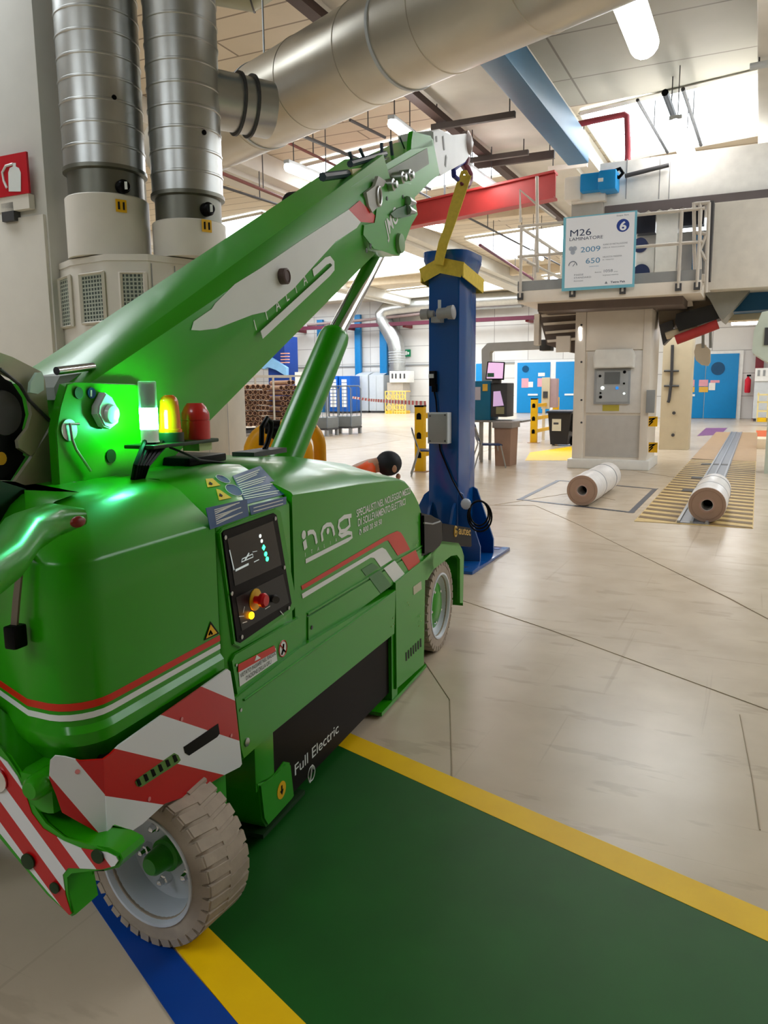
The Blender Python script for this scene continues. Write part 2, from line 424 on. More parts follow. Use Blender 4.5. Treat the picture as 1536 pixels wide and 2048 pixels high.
# ---------------------------------------------------------------- doors
def door(n, x0, x1, ytop, ybot, A_, leaves, px_):
    a = H.Y(x0, ybot, A_); b = H.Y(x1, ybot, A_); zt = 3.0
    root = thing('door_%d' % n, None, None, H, ((a.x+b.x)/2, A_, 0), kind='structure')
    part(MB().box((a.x-.16, A_-.1, 0), (b.x+.16, A_+.02, zt+.14)), 'door_frame', white, root)
    w = (b.x-a.x)/leaves
    for i in range(leaves):
        lf = part(MB().box((a.x+i*w+.015, A_-.16, .02), (a.x+(i+1)*w-.015, A_-.1, zt), bev=.01), 'door_leaf', doorblue, root)
        part(MB().box((a.x+(i+.5)*w-.3, A_-.22, 1.05), (a.x+(i+.5)*w+.3, A_-.16, 1.15)), 'push_bar', white, lf) if leaves > 0 and i == 0 else None
    for (cx, cy, rr) in px_.get('port', ()):
        c = H.Y(cx, cy, A_-.17); pm = MB().lathe((c.x, A_-.19, c.z), (0, 1, 0), [(0, rr*.7), (0, rr), (.03, rr), (.03, rr*.4)], n=28)
        part(pm, 'porthole', mat('porthole_glass', (30, 80, 120), .2), root)
    for (cx, cy, w_, h_, m) in px_.get('signs', ()):
        c = H.Y(cx, cy, A_-.17); d = 1/48.
        part(MB().box((c.x-w_/2, A_-.175, c.z-h_/2), (c.x+w_/2, A_-.165, c.z+h_/2)), 'door_notice', m, root)
    return root
pinkn = mat('pink_notice', (226, 160, 172), .6); yeln = mat('amber_notice', (226, 178, 70), .6); whn = mat('white_notice', (236, 232, 224), .6)
door(1, 1034, 1100, 723, 827, 46.6, 1, dict(port=[(1051, 738, .2)], signs=[(1050, 766, .42, .55, pinkn), (1061, 769, .3, .32, whn), (1083, 749, .4, .2, whn), (1080, 765, .3, .5, pinkn)]))
door(2, 1110, 1170, 723, 828, 46.6, 1, {})
door(3, 1343, 1472, 720, 838, 40.3, 2, dict(port=[(1436, 737, .3)], signs=[(1380, 766, .4, .3, pinkn), (1380, 779, .4, .25, yeln), (1407, 766, .4, .3, pinkn), (1407, 779, .4, .25, yeln), (1424, 773, .28, .34, whn), (1430, 763, .4, .12, pinkn), (1374, 757, .3, .12, whn), (1365, 772, .22, .3, whn)]))
door(4, 952, 966, 723, 827, 46.6, 1, {})

# ================================================================ THE GREEN CRANE
crane = thing('mobile_crane', 'green electric pick and carry crane with raised boom, striped rear plates and cream tyres', 'crane', CR, (-.55, -1.2, 0))
def SP(x, y, w=0.0): return CR.X(x, y, w)
def SS(x, y, s): return CR.Y(x, y, s)
def PLN(x, y, p0, n):      # meets a general plane given in crane axes
    r = ray(x, y); rl = Vector((r.dot(CR.x), r.dot(CR.y), r.z)); c = CR.loc(CAMP); p0 = Vector(p0); n = Vector(n)
    return c + rl*((p0-c).dot(n)/rl.dot(n))
def flank(px, w=0.0, th=.02, bev=0):
    return MB().prism([SP(x, y, w) for x, y in px], (-th, 0, 0), None, bev)
def decal(px, name, m, parent, w=0.0, label=None):
    return part(MB().prism([SP(x, y, w) for x, y in px], (.0015, 0, 0)), name, m, parent, label)
YS, ZS = (0, 1, 0), (0, 0, 1)
YB, YC0, YC1, YF = -2.83, -2.225, -1.735, -.216     # stations along the machine

# dark core and green chassis
part(MB().box((-1.04, -2.72, .42), (-.04, -.62, 1.0)), 'body_core', blackm, crane)
ch = MB(); ch.box((-1.05, -2.6, .5), (-.05, -2.0, .62)); ch.box((-1.0, -2.0, .3), (-.12, .0, .6)); ch.box((-.95, -.1, .25), (-.15, .55, .45))
part(ch, 'chassis', green, crane)

# rear cover
def plan(i, z, y1=YC0, rr=.1, sb=0.0):
    half = [(-i, y1), (-i, YB+.32)]
    for k in range(7):
        a = -PI/2*k/6; half.append((-i-rr+rr*math.cos(a), YB+.02+rr+i*.8+rr*math.sin(a)))
    half += [(-.17, YB+.025+i*.8), (-.50, YB+.17+i*.8)]
    return [(x, y, z) for x, y in half]+[(-1.1-x, y, z) for x, y in half[::-1]]
rc = MB().loft([plan(.07, .60), plan(.03, .66), plan(.0, .70), plan(-.012, .715), plan(-.012, .745), plan(.0, .76), plan(0, 1.05), plan(0, 1.150), plan(.006, 1.162), plan(.12, 1.258), plan(.17, 1.28, rr=.09), plan(.28, 1.292, rr=.07)])
rcover = part(rc, 'rear_cover', green, crane)
part(MB().loft([plan(-.0015, .775), plan(-.0015, .79), plan(.02, .79), plan(.02, .775)], caps=False), 'white_stripe', decal_white, rcover)
part(MB().loft([plan(-.0015, .80), plan(-.0015, .818), plan(.02, .818), plan(.02, .80)], caps=False), 'red_stripe', stripe_red, rcover)
# raised lip across the top of the cover and its latch
lip = MB(); P_ = [CR.Z(x, y, 1.3) for x, y in ((-60, 1120), (5, 1080), (40, 1035), (100, 1010), (165, 1003))]
lip.tube([q-Vector((0, 0, .035)) for q in P_], [.04, .04, .045, .04, .02], n=14)
part(lip, 'cover_lip', green, rcover)
c0 = CR.Z(155, 1032, 1.30)
part(MB().ball(c0-Vector((0, 0, .012)), (.010, .02, .012)), 'filler_cap', mat('dark_red_cap', (120, 30, 20), .4), rcover)
ls = MB(); Pp = [SS(x, y, YB+.09 if k == 0 else YB-.006) for k, (x, y) in enumerate(((72, 1098), (45, 1110), (35, 1200), (30, 1262)))]
ls.ribbon(Pp, .018, (0, -1, 0), th=.006)
st_ = part(ls, 'latch_strap', mat('grey_rubber', (110, 100, 84), .7), rcover)
a = SS(30, 1275, YB-.012); part(MB().box((a.x-.017, YB-.03, a.z-.025), (a.x+.017, YB+.01, a.z+.03), bev=.006), 'latch_catch', black, st_)
part(MB().prism([SP(x, y, .0012) for x, y in ((421, 1243), (438, 1267), (408, 1281))], (.001, 0, 0)), 'warning_triangle', black, rcover)
tri = part(MB().prism([SP(x, y, .0025) for x, y in ((421, 1249), (434, 1266), (412, 1277))], (.001, 0, 0)), 'warning_triangle_face', yelsign, rcover)
part(MB().tube([SP(418, 1270, .004), SP(421, 1262, .004), SP(424, 1268, .004)], .0035, n=5), 'warning_mark', black, tri)

# console section with the slope that carries the blue notices
def conring(s, o=0.0): return [(o, s, .58), (o, s, 1.15), (-.012+o, s, 1.168), (-.16+o, s, 1.268), (-.2, s, 1.285), (-.9, s, 1.285), (-1.1-o, s, 1.15), (-1.1-o, s, .58)]
console = part(MB().loft([conring(YC0+.012, -.006), conring(YC0+.024), conring(YC1-.018), conring(YC1-.008, -.006)]), 'console_housing', green, crane)
SN = Vector((.100, 0, .148)).normalized(); S0 = Vector((-.012, 0, 1.168))
def slope(px, off=.001): return [PLN(x, y, S0+SN*off, SN) for x, y in px]
nb = mat('notice_blue', (4, 78, 136), .3, coat=.4)
note = part(MB().prism(slope([(465, 952), (520, 932), (572, 988), (495, 1008), (488, 1000)]), SN*.001), 'instruction_notice', nb, console)
decal([(497, 1012), (572, 993), (572, 1008), (502, 1030)], 'notice_lower', nb, note, .0015)
note2 = decal([(411, 1016), (493, 998), (497, 1032), (420, 1059)], 'instruction_notice', nb, console, .0015)
ln = MB()
for i in range(11):
    t = .08+i*.083
    p = [(465+(488-465)*t+4, 952+(1000-952)*t+2), (520+(572-520)*t-5-(i % 3)*7, 932+(988-932)*t+3)]
    q = slope(p, .003); ln.ribbon(q, .0045, SN, th=.0004)
part(ln, 'notice_print', decal_white, note)
ln = MB()
for i in range(8):
    t = .1+i*.1; q = [SP(428+6*t, 1016+40*t, .0035), SP(478+10*t-(i % 3)*9, 1002+32*t, .0035)]; ln.ribbon(q, .003, (1, 0, 0), th=.0004)
for i in range(2):
    q = [SP(507, 1016+7*i, .0035), SP(566, 1000+7*i, .0035)]; ln.ribbon(q, .003, (1, 0, 0), th=.0004)
part(ln, 'notice_print', decal_white, note2)
for px in ([(411, 958), (425, 957), (441, 971), (415, 975)], [(432, 978), (440, 980), (463, 996), (438, 1001)]):
    tr = part(MB().prism(slope(px), SN*.001), 'warning_triangle', yelsign, console)
    cx = sum(p[0] for p in px)/4-1; cy = sum(p[1] for p in px)/4+2
    part(MB().prism(slope([(cx-3, cy-4), (cx+3, cy), (cx+2, cy+3), (cx-4, cy+1)], .003), SN*.001), 'warning_mark', black, tr)
for (cx, cy, rx, ry) in ((446, 958, 14, 7), (468, 980, 17, 11)):
    el = [(cx+rx*math.cos(q)+3*math.sin(q), cy+ry*math.sin(q)+4*math.cos(q)) for q in [2*PI*i/16 for i in range(16)]]
    part(MB().prism(slope(el, .0015), SN*.001), 'round_notice', nb, console)
    q = slope(el, .004); part(MB().tube(q, .0012, n=4, closed=True), 'round_notice_rim', decal_white, console)
# control panel
ppx = [(445, 1066), (449, 1061), (548, 1026), (554, 1030), (584, 1206), (580, 1218), (482, 1286), (474, 1283)]
rimpx = [(438, 1066), (445, 1056), (551, 1016), (562, 1023), (594, 1206), (588, 1220), (482, 1296), (468, 1290)]
part(MB().prism([SP(x, y, .008) for x, y in rimpx], (-.02, 0, 0), None, .003), 'panel_surround', green, console)
cp = part(MB().prism([SP(x, y, .012) for x, y in ppx], (-.01, 0, 0), None, .002), 'control_panel', black, console)
part(flank([(455, 1078), (546, 1042), (563, 1130), (470, 1172)], .0135, .003), 'screen', mat('screen_glass', (5, 6, 6), .12), cp)
part(flank([(472, 1195), (566, 1148), (579, 1205), (484, 1262)], .0132, .003), 'switch_plate', mat('switch_plate_black', (9, 9, 9), .4), cp)
for x, y in ((450, 1075), (550, 1037), (463, 1187), (568, 1135), (577, 1216), (483, 1274)): part(MB().lathe(SP(x, y, .012), (1, 0, 0), [(0, .007), (.003, .007), (.004, .004)], n=10), 'panel_screw', steel, cp)
ledg = mat('led_green', (60, 255, 160), .5, emit=3.5, var=0); ledw = mat('led_white', (230, 240, 235), .5, emit=1.2, var=0); ledo = mat('led_amber', (255, 160, 10), .5, emit=9, var=0)
for i, (x, y, m_, r_) in enumerate(((520, 1072, ledw, .006), (523, 1082, ledw, .006), (527, 1095, ledg, .010), (531, 1108, ledg, .008), (534, 1118, ledg, .008))):
    part(MB().lathe(SP(x, y, .0137), (1, 0, 0), [(0, r_), (.002, r_)], n=4 if i == 2 else 14), 'indicator_light', m_, cp)
g = MB()
for p, q, w_ in (((459, 1100), (468, 1140), .004), ((471, 1141), (497, 1128), .007), ((484, 1118), (505, 1108), .003), ((483, 1124), (506, 1114), .003), ((490, 1120), (498, 1106), .006), ((505, 1104), (514, 1102), .002), ((508, 1124), (518, 1119), .003), ((484, 1118), (483, 1125), .002), ((505, 1108), (506, 1114), .002)):
    g.ribbon([SP(*p, .0145), SP(*q, .0145)], w_, (1, 0, 0), th=.0006)
part(g, 'screen_drawing', mat('screen_print', (190, 200, 198), .5, emit=.5, var=0), cp)
part(MB().lathe(SP(510, 1199, .013), (1, 0, 0), [(0, .036), (.004, .036), (.006, .028)], n=28), 'stop_button_collar', mat('stop_yellow', (216, 168, 30), .4), cp)
part(MB().lathe(SP(510, 1199, .019), (1, 0, 0), [(0, .012), (.02, .013), (.022, .022), (.034, .024), (.042, .018)], n=28), 'stop_button', mat('stop_red', (205, 20, 30), .3), cp)
part(MB().ball(SP(503, 1231, .018), (.008, .012, .012)), 'amber_lamp', ledo, cp)
part(MB().tube([SP(548, 1196, .012), SP(552, 1200, .03)], .013, n=12), 'key_switch', dgrey, cp)
g = MB()
for p, q in (((489, 1213), (486, 1226)), ((478, 1233), (488, 1232)), ((485, 1246), (494, 1243)), ((530, 1218), (540, 1212)), ((560, 1222), (567, 1230))):
    g.ribbon([SP(*p, .014), SP(*q, .014)], .003, (1, 0, 0), th=.0006)
part(g, 'switch_marking', decal_white, cp)
# label plate below
lp = part(flank([(463, 1322), (470, 1308), (598, 1234), (607, 1296), (476, 1400)], .012, .02, .003), 'label_plate', green, crane)
dw = decal([(476, 1332), (551, 1296), (554, 1321), (479, 1373)], 'warning_label', decal_white, lp, .0125)
decal([(476, 1329), (548, 1291), (551, 1302), (476, 1345)], 'label_red_band', stripe_red, dw, .0142)
decal([(513, 1310), (521, 1316), (509, 1322)], 'label_triangle', decal_white, dw, .016)
dirL = (SP(552, 1310)-SP(478, 1350)).normalized()
for t_, px_, w_ in (('VIETATO PASSARE NEL RAGGIO', (480, 1356), .235), ("D'AZIONE DELLA GRU", (491, 1361), .165)):
    text(t_, 'label_lettering', SP(*px_, .0145), YS, ZS, .020, black, dw, fitw=w_, off=.0005)
ci = SP(565, 1297, .0125); U, V = Vector(YS), Vector(ZS)
pr = part(MB().prism(circ(ci, .030, U, V, 24), (.0015, 0, 0)), 'prohibition_sign', decal_white, lp)
part(MB().tube(circ(ci+Vector((.002, 0, 0)), .028, U, V, 24), .0022, n=4, closed=True).tube([ci+Vector((.003, -.02, .02)), ci+Vector((.003, .02, -.02))], .002, n=4), 'prohibition_ring', stripe_red, pr)
part(MB().tube([ci+Vector((.003, .004, .016)), ci+Vector((.003, 0, -.002)), ci+Vector((.003, -.012, -.018))], .003, n=5).tube([ci+Vector((.003, 0, -.002)), ci+Vector((.003, .012, -.014))], .003, n=5), 'prohibition_figure', black, pr)
for x, y in ((472, 1330), (478, 1392)): part(MB().lathe(SP(x, y, .012), (1, 0, 0), [(0, .005), (.003, .005)], n=8), 'plate_screw', steel, lp)

# hood
ZB = .605
def hoodring(s, zc, zt, wt=-.2):
    return [(0, s, ZB), (0, s, zc-.006), (-.008, s, zc+.004), (wt, s, zt), (wt-.12, s, zt+.012), (-1.1-wt+.12, s, zt+.012), (-1.1-wt, s, zt), (-1.092, s, zc+.004), (-1.1, s, zc-.006), (-1.1, s, ZB)]
hs = [(YC1+.004, 1.176, 1.262), (YC1+.012, 1.186, 1.268), (-1.4, 1.166, 1.262), (-1.1, 1.15, 1.245), (-.8, 1.128, 1.20), (-.6, 1.110, 1.155), (-.5, 1.085, 1.10), (-.44, 1.055, 1.068), (-.37, 1.01, 1.022), (-.3, .955, .966), (-.25, .89, .90), (-.225, .80, .81), (-.218, .70, .71)]
hood = part(MB().loft([hoodring(*q) for q in hs]), 'front_hood', green, crane)
sm = MB(); sm.prism([(.0, YC1+.01, .74), (.007, YC1+.01, .735), (.007, -.22, .742), (0, -.22, .75)], (0, 0, -.004))
# seam ledge between hood and lower door
A0, A1 = SP(614, 1226), SP(846, 1088)
part(MB().prism([A0+Vector((0, 0, 0)), A1, A1+Vector((0, 0, -.008)), A0+Vector((0, 0, -.008))], (.006, 0, 0)), 'hood_ledge', green, hood)
part(MB().prism([A0+Vector((0, 0, -.009)), A1+Vector((0, 0, -.009)), A1+Vector((0, 0, -.014)), A0+Vector((0, 0, -.014))], (.001, 0, 0)), 'hood_seam', green_dk, hood)
door_ = part(flank([(616, 1233), (846, 1094), (847, 1124), (706, 1229), (616, 1287)], .005, .02, .004), 'lower_door', green, crane)
part(MB().lathe(SP(623, 1255, .005), (1, 0, 0), [(0, .008), (.003, .008), (.003, .004)], n=12), 'door_lock', dgrey, door_)
# stripes on the hood
RL = [(602, 1172), (604, 1180), (770, 1082), (776, 1081), (795, 1111), (820, 1099), (806, 1072), (801, 1065), (794, 1062), (775, 1070)]
decal(RL, 'red_stripe', stripe_red, hood, .0008, 'red stripe that widens into a slanted block')
decal([(603, 1188), (605, 1197), (741, 1115), (748, 1116), (761, 1134), (784, 1119), (771, 1099), (764, 1095), (757, 1098)], 'white_stripe', decal_white, hood, .0008, 'white stripe that widens into a slanted block')
decal([(722, 1139), (744, 1126), (758, 1135), (732, 1152)], 'dark_green_block', dgreen, hood, .0008)
decal([(802, 1116), (831, 1100), (840, 1124), (817, 1141)], 'red_block', stripe_red, door_, .0058)
decal([(767, 1137), (789, 1121), (810, 1149), (788, 1165)], 'white_block', decal_white, door_, .0058)
decal([(737, 1154), (760, 1140), (782, 1170), (761, 1187)], 'dark_green_block', dgreen, door_, .0058)
# lettering on the hood
lg = MB(); wv = .0008
def st(px, w_): lg.ribbon([SP(x, y, wv) for x, y in px], w_, (1, 0, 0), th=.0012)
k5 = 5.69
def q5(l): return [(590+x/k5, 960+y/k5) for x, y in l]
lg.prism(circ(SP(*q5([(98, 625)])[0], wv), .0165, U, V, 18), (.0012, 0, 0))
st(q5([(105, 690), (120, 785)]), .026)
st(q5([(140, 612), (170, 592), (205, 590), (225, 620), (245, 722)]), .017)
st(q5([(312, 695), (300, 610), (320, 545), (360, 510), (405, 505), (428, 540), (445, 630)]), .017)
lg.prism(circ(SP(*q5([(372, 582)])[0], wv), .0125, U, V, 18), (.0012, 0, 0))
st(q5([(640, 405), (560, 420), (500, 470), (492, 530), (520, 585), (570, 575), (620, 520), (612, 430)]), .017)
st(q5([(510, 590), (500, 620), (530, 640), (600, 600), (640, 605), (645, 650), (600, 680), (120, 925)]), .017)
part(lg, 'hood_logo', decal_white, hood, 'white curved hood lettering')
for ch_, (x, y) in zip('ITALIA', q5([(112, 875), (180, 840), (253, 808), (325, 772), (398, 738), (457, 706)])):
    text(ch_, 'hood_lettering', SP(x, y, wv), YS, ZS, .022, decal_white, hood)
for t_, a_, b_, sz in (('SPECIALISTI NEL NOLEGGIO MEZZI', (697, 425), (1312, 150), .046), ('DI SOLLEVAMENTO ELETTRICI', (712, 530), (1252, 278), .046), ('800 20 50 50', (772, 603), (985, 497), .034)):
    (ax, ay), (bx, by) = q5([a_, b_]); A_, B_ = SP(ax, ay, wv), SP(bx, by, wv)
    text(t_, 'hood_lettering', A_, B_-A_, ZS, sz, decal_white, hood, fitw=(B_-A_).length, bold=.009)
phc = SP(*q5([(740, 592)])[0], wv)
part(MB().prism(circ(phc, .013, U, V, 16), (.0012, 0, 0)), 'phone_symbol', decal_white, hood)
part(MB().tube([phc+Vector((.002, -.004, .006)), phc+Vector((.002, -.002, -.003)), phc+Vector((.002, .004, -.007))], .002, n=5), 'phone_symbol_mark', green, hood)
yf = MB()
for x, y in ((836, 1082), (832, 1090), (786, 1236), (788, 1248), (783, 1253), (840, 1232), (842, 1242), (838, 1252), (815, 1205), (818, 1210)): yf.lathe(SP(x, y, .0065 if x > 800 and y < 1100 else .022), (1, 0, 0), [(0, .005), (.002, .005)], n=6)
# step rail, beam and battery panel
part(flank([(475, 1402), (612, 1300), (706, 1233), (792, 1170), (792, 1192), (480, 1420)], -.01, .05), 'step_ledge', green, crane)
beam = part(flank([(470, 1396), (600, 1296), (792, 1180), (789, 1268), (543, 1467), (487, 1520), (483, 1500)], .022, .05, .004), 'side_beam', green, crane)
part(MB().lathe(SP(493, 1484, .022), (1, 0, 0), [(0, .014), (.004, .014), (.006, .008)], n=14), 'beam_bolt', steel, beam)
part(MB().lathe(SP(481, 1420, .022), (1, 0, 0), [(0, .006), (.003, .006)], n=8), 'beam_bolt', steel, beam)
part(MB().tube([SP(488, 1400, .024), SP(790, 1182, .024)], .004, n=6), 'beam_bead', green, beam)
bat = part(MB().box((-.35, -1.96, .065), (-.012, -.70, .40)), 'battery_cover', mat('battery_cover_black', (20, 13, 11), .5, spec=.1), crane)
dd = SP(655, 1490, -.012)-SP(590, 1553, -.012)
text('Full Electric', 'battery_lettering', SP(588, 1553, -.012), (0, 1, 0), ZS, .062, decal_white, bat, fitw=.40, bold=.004)
c_ = SP(622, 1530, -.011)
part(MB().tube([c_+Vector((.001, -.03+.05*t, -.035-.03*math.sin(t*6))) for t in [i/12 for i in range(13)]], .003, n=5).tube(circ(c_+Vector((.001, .0, -.035)), .03, U, V, 18), .002, n=5, closed=True), 'plug_drawing', decal_white, bat)
part(MB().lathe(SP(785, 1274, -.012), (1, 0, 0), [(0, .01), (.006, .01)], n=10), 'cover_screw', steel, bat)
part(MB().lathe(SP(786, 1368, -.012), (1, 0, 0), [(0, .01), (.006, .01)], n=10), 'cover_screw', steel, bat)
part(MB().box((-.3, -.74, .02), (.005, -.66, .45)).box((-.3, -.9, .012), (.012, -.2, .03)), 'jack_shoe', green, crane)

# front leg panel, fender, flap
fp = part(flank([(791, 1165), (848, 1120), (868, 1110), (868, 1137), (850, 1160), (848, 1330), (793, 1379)], .016, .05, .003), 'front_leg_panel', green, crane)
vs = MB()
for i in range(7):
    p = (812+4.8*i, 1313-4.6*i); vs.prism([SP(p[0]-1, p[1]-8, .0165), SP(p[0]+1.5, p[1]-9, .0165), SP(p[0]+2, p[1]+8, .0165), SP(p[0]-.5, p[1]+9, .0165)], (.001, 0, 0))
part(vs, 'vent_slots', black, fp)
part(yf, 'panel_rivet', mat('pale_rivet', (150, 190, 110), .5), fp)
decal([(826, 1174), (842, 1162), (843, 1178), (827, 1190)], 'small_label', mat('pale_label', (190, 186, 160), .5), fp, .0165)
fe = MB().prism([SP(x, y, .016) for x, y in ((846, 1121), (862, 1106), (882, 1082), (917, 1086), (924, 1098), (928, 1112), (926, 1206), (920, 1206), (920, 1118), (914, 1110), (902, 1112), (867, 1139), (855, 1160), (846, 1160))], (-.02, 0, 0))
a = SP(882, 1082, .016); b = SP(917, 1086, .016); c = SP(927, 1112, .016); d = SP(926, 1206, .016)
for p, q in ((a, b), (b, c), (c, d), (SP(862, 1106, .016), a)):
    fe.prism([p, q, q+Vector((0, -.002, -.018)), p+Vector((0, -.002, -.018))], (-.28, 0, 0))
fend = part(fe, 'front_fender', green, crane)
tp = MB().prism([a+Vector((-.02, .0, .002)), b+Vector((-.02, 0, .002)), b+Vector((-.25, 0, .002)), a+Vector((-.25, 0, .002))], (0, 0, .004))
for i in range(24):
    x_, t_ = random.random(), random.random(); c_ = (a.lerp(b, x_))+Vector((-.03-.2*t_, 0, .008)); tp.ball(c_, (.012, .006, .003), seg=6)
part(tp, 'chequer_step', steel, fend)
part(MB().box((-1.1, -.62, .05), (-1.08, .1, .6)).box((-1.1, .1, .5), (-.95, .55, .6)), 'left_leg_panel', green, crane)

# wheels
def wheel(c, axis, Rr, Wd, hubr, hubout, name='wheel', dish=.09):
    c = Vector(c); t = Vector(axis).normalized(); mb = MB()
    prof = [(.012, .66*Rr), (.0, .74*Rr), (.0, .92*Rr), (.02, Rr*.985), (.035, Rr), (Wd-.035, Rr), (Wd-.02, .985*Rr), (Wd, .92*Rr), (Wd, .74*Rr), (Wd-.012, .66*Rr)]
    mb.lathe(c, t, prof, n=56, closed=True)
    ref = Vector((0, 0, 1)); u = t.cross(ref).normalized(); v = t.cross(u)
    n = 34
    for i in range(n):
        for sd in (0, 1):
            q = 2*PI*(i+.5*sd)/n; dq = .86*PI/n
            r0, r1 = Rr*.97, Rr+.003
            d0, d1 = (.004, Wd*.52) if sd == 0 else (Wd*.48, Wd-.004)
            skew = .05 if sd == 0 else -.05
            def P(qq, d, r): return c+t*d+(u*math.cos(qq)+v*math.sin(qq))*r
            s0 = 0; s1 = skew
            lo = [P(q-dq, d0, r0), P(q+dq, d0, r0), P(q+dq+s1, d1, r0), P(q-dq+s1, d1, r0)]
            hi = [P(q-dq*.8, d0+.002, r1 if 1 else r0), P(q+dq*.8, d0+.002, r1), P(q+dq*.8+s1, d1-.002, r1), P(q-dq*.8+s1, d1-.002, r1)]
            mb.loft([lo, hi])
            if sd == 0: mb.loft([[P(q-dq, -.003, Rr*.9), P(q+dq, -.003, Rr*.9), P(q+dq, .01, Rr*.9), P(q-dq, .01, Rr*.9)], [P(q-dq*.8, -.0005, Rr*1.0), P(q+dq*.8, -.0005, Rr*1.0), P(q+dq*.8, .012, Rr*1.0), P(q-dq*.8, .012, Rr*1.0)]])
    wh = part(mb, name, tyre, crane)
    part(MB().lathe(c, t, [(.012, .75*Rr), (-.004, .735*Rr), (-.004, .70*Rr), (.008, .675*Rr), (.03, .645*Rr), (dish, .61*Rr), (dish+.012, .54*Rr), (dish+.012, .02), (dish+.02, .02), (dish+.02, .6*Rr)], n=48, caps=False), 'rim', rimw, wh)
    part(MB().lathe(c, t, [(dish+.012, hubr*1.6), (dish-.015, hubr*1.6), (dish-.02, hubr*1.25), (-hubout+.01, hubr*1.05), (-hubout, hubr*.8), (-hubout, .01)], n=24), 'hub', green, wh)
    for i in range(5):
        q = 2*PI*i/5+.5; p = c+t*dish+(u*math.cos(q)+v*math.sin(q))*.38*Rr
        part(MB().lathe(p, t, [(.012, .018), (-.012, .016), (-.014, .011), (-.03, .010), (-.034, .004)], n=6), 'wheel_nut', chrome, wh)
    return wh
wheel((-.012, .15, .27), (-1, .0, 0), .268, .2, .085, -.012, dish=.05)
wheel((-1.085, .15, .262), (1, 0, 0), .26, .2, .075, -.03, dish=.05)
wheel((-.06, -2.55, .232), (.12, 1, 0), .226, .175, .030, -.012)
wheel((-1.02, -2.60, .238), (0, 1, 0), .23, .2, .036, .02)
rk = MB(); rk.box((-.10, -2.32, .22), (.0, -2.22, .66), bev=.01); rk.box((-.10, -2.7, .54), (.02, -2.2, .6), bev=.01); rk.box((-1.05, -2.34, .2), (-.1, -2.2, .34), bev=.01)
part(rk, 'rear_axle_bracket', green, crane)

# outrigger foot box
ob = MB().prism([SP(x, y, .0) for x, y in ((519, 1568), (546, 1560), (572, 1524), (583, 1526), (590, 1592), (585, 1600), (536, 1655), (527, 1640))], (-.34, 0, 0), None, .008)
ft = part(ob, 'outrigger_box', green, crane)
part(MB().box((-.3, -2.03, .2), (-.01, -1.9, .5), bev=.006), 'outrigger_post', green, crane)
p = SP(563, 1580, .0005); yl = part(MB().prism(circ(p, .032, U, V, 20), (.001, 0, 0)), 'round_label', yelsign, ft)
part(MB().prism([p+Vector((.0015, -.012, .0)), p+Vector((.0015, 0, -.018)), p+Vector((.0015, .012, 0)), p+Vector((.0015, .004, 0)), p+Vector((.0015, .004, .018)), p+Vector((.0015, -.004, .018)), p+Vector((.0015, -.004, 0))], (.001, 0, 0)), 'arrow_mark', black, yl)
part(MB().box((-.32, -2.02, .03), (.005, -1.7, .045)), 'foot_plate', green_dk, ft)

# striped corner plate
def stripe_mat(name, m_, c0, half, base=(0, 0), soft=.002):
    m = bpy.data.materials.new(name); m.use_nodes = True; nt = m.node_tree; b = nt.nodes['Principled BSDF']; L = nt.links.new
    uv = nt.nodes.new('ShaderNodeUVMap'); sp = nt.nodes.new('ShaderNodeSeparateXYZ'); L(uv.outputs[0], sp.inputs[0])
    def mth(op, a, b_=None):
        n = nt.nodes.new('ShaderNodeMath'); n.operation = op
        for i, q in enumerate((a, b_)):
            if q is None: continue
            if isinstance(q, (int, float)): n.inputs[i].default_value = q
            else: L(q, n.inputs[i])
        return n.outputs[0]
    c = mth('ADD', sp.outputs[1], mth('MULTIPLY', sp.outputs[0], m_))
    f = mth('FRACT', mth('DIVIDE', mth('SUBTRACT', c0, c), 2*half))
    g_ = mth('LESS_THAN', f, .5)
    mx = nt.nodes.new('ShaderNodeMix'); mx.data_type = 'RGBA'; L(g_, mx.inputs['Factor'])
    mx.inputs['A'].default_value = (*lin((222, 224, 226)), 1); mx.inputs['B'].default_value = (*lin((188, 4, 12)), 1)
    L(mx.outputs['Result'], b.inputs['Base Color']); b.inputs['Roughness'].default_value = .32
    return m
def uv_part(polys, vec_th, name, m, parent, label=None):
    """polys: list of (points, uv) flat pieces sharing edges; given thickness"""
    bm = bmesh.new(); uvl = bm.loops.layers.uv.new('UVMap')
    for pts, uvs, nrm in polys:
        n = Vector(nrm)*vec_th
        fr = [bm.verts.new(p) for p in pts]; bk = [bm.verts.new(Vector(p)-n) for p in pts]
        f = bm.faces.new(fr)
        for l, u_ in zip(f.loops, uvs): l[uvl].uv = u_
        f2 = bm.faces.new(bk[::-1])
        for l, u_ in zip(f2.loops, uvs[::-1]): l[uvl].uv = u_
        k = len(pts)
        for i in range(k):
            q = bm.faces.new((fr[i], bk[i], bk[(i+1) % k], fr[(i+1) % k]))
            for l, u_ in zip(q.loops, (uvs[i], uvs[i], uvs[(i+1) % k], uvs[(i+1) % k])): l[uvl].uv = u_
    mb = MB(); mb.b.free(); mb.b = bm
    return finish(mb, name, m, parent, label=label, recalc=False, sm=30)
smt = stripe_mat('warning_stripes_side', .64, -.807, .1275)
WP = .036
fl = [(207, 1519), (222, 1508), (240, 1490), (455, 1338), (461, 1343), (470, 1400), (484, 1528), (480, 1534), (443, 1553), (380, 1590), (330, 1607), (285, 1648), (255, 1668), (232, 1678), (216, 1676)]
fpts = [SP(x, y, WP) for x, y in fl]; fuv = [(p.y, p.z) for p in fpts]
pA = fpts[0]; bn = Vector((.62, -.78, 0)).normalized()
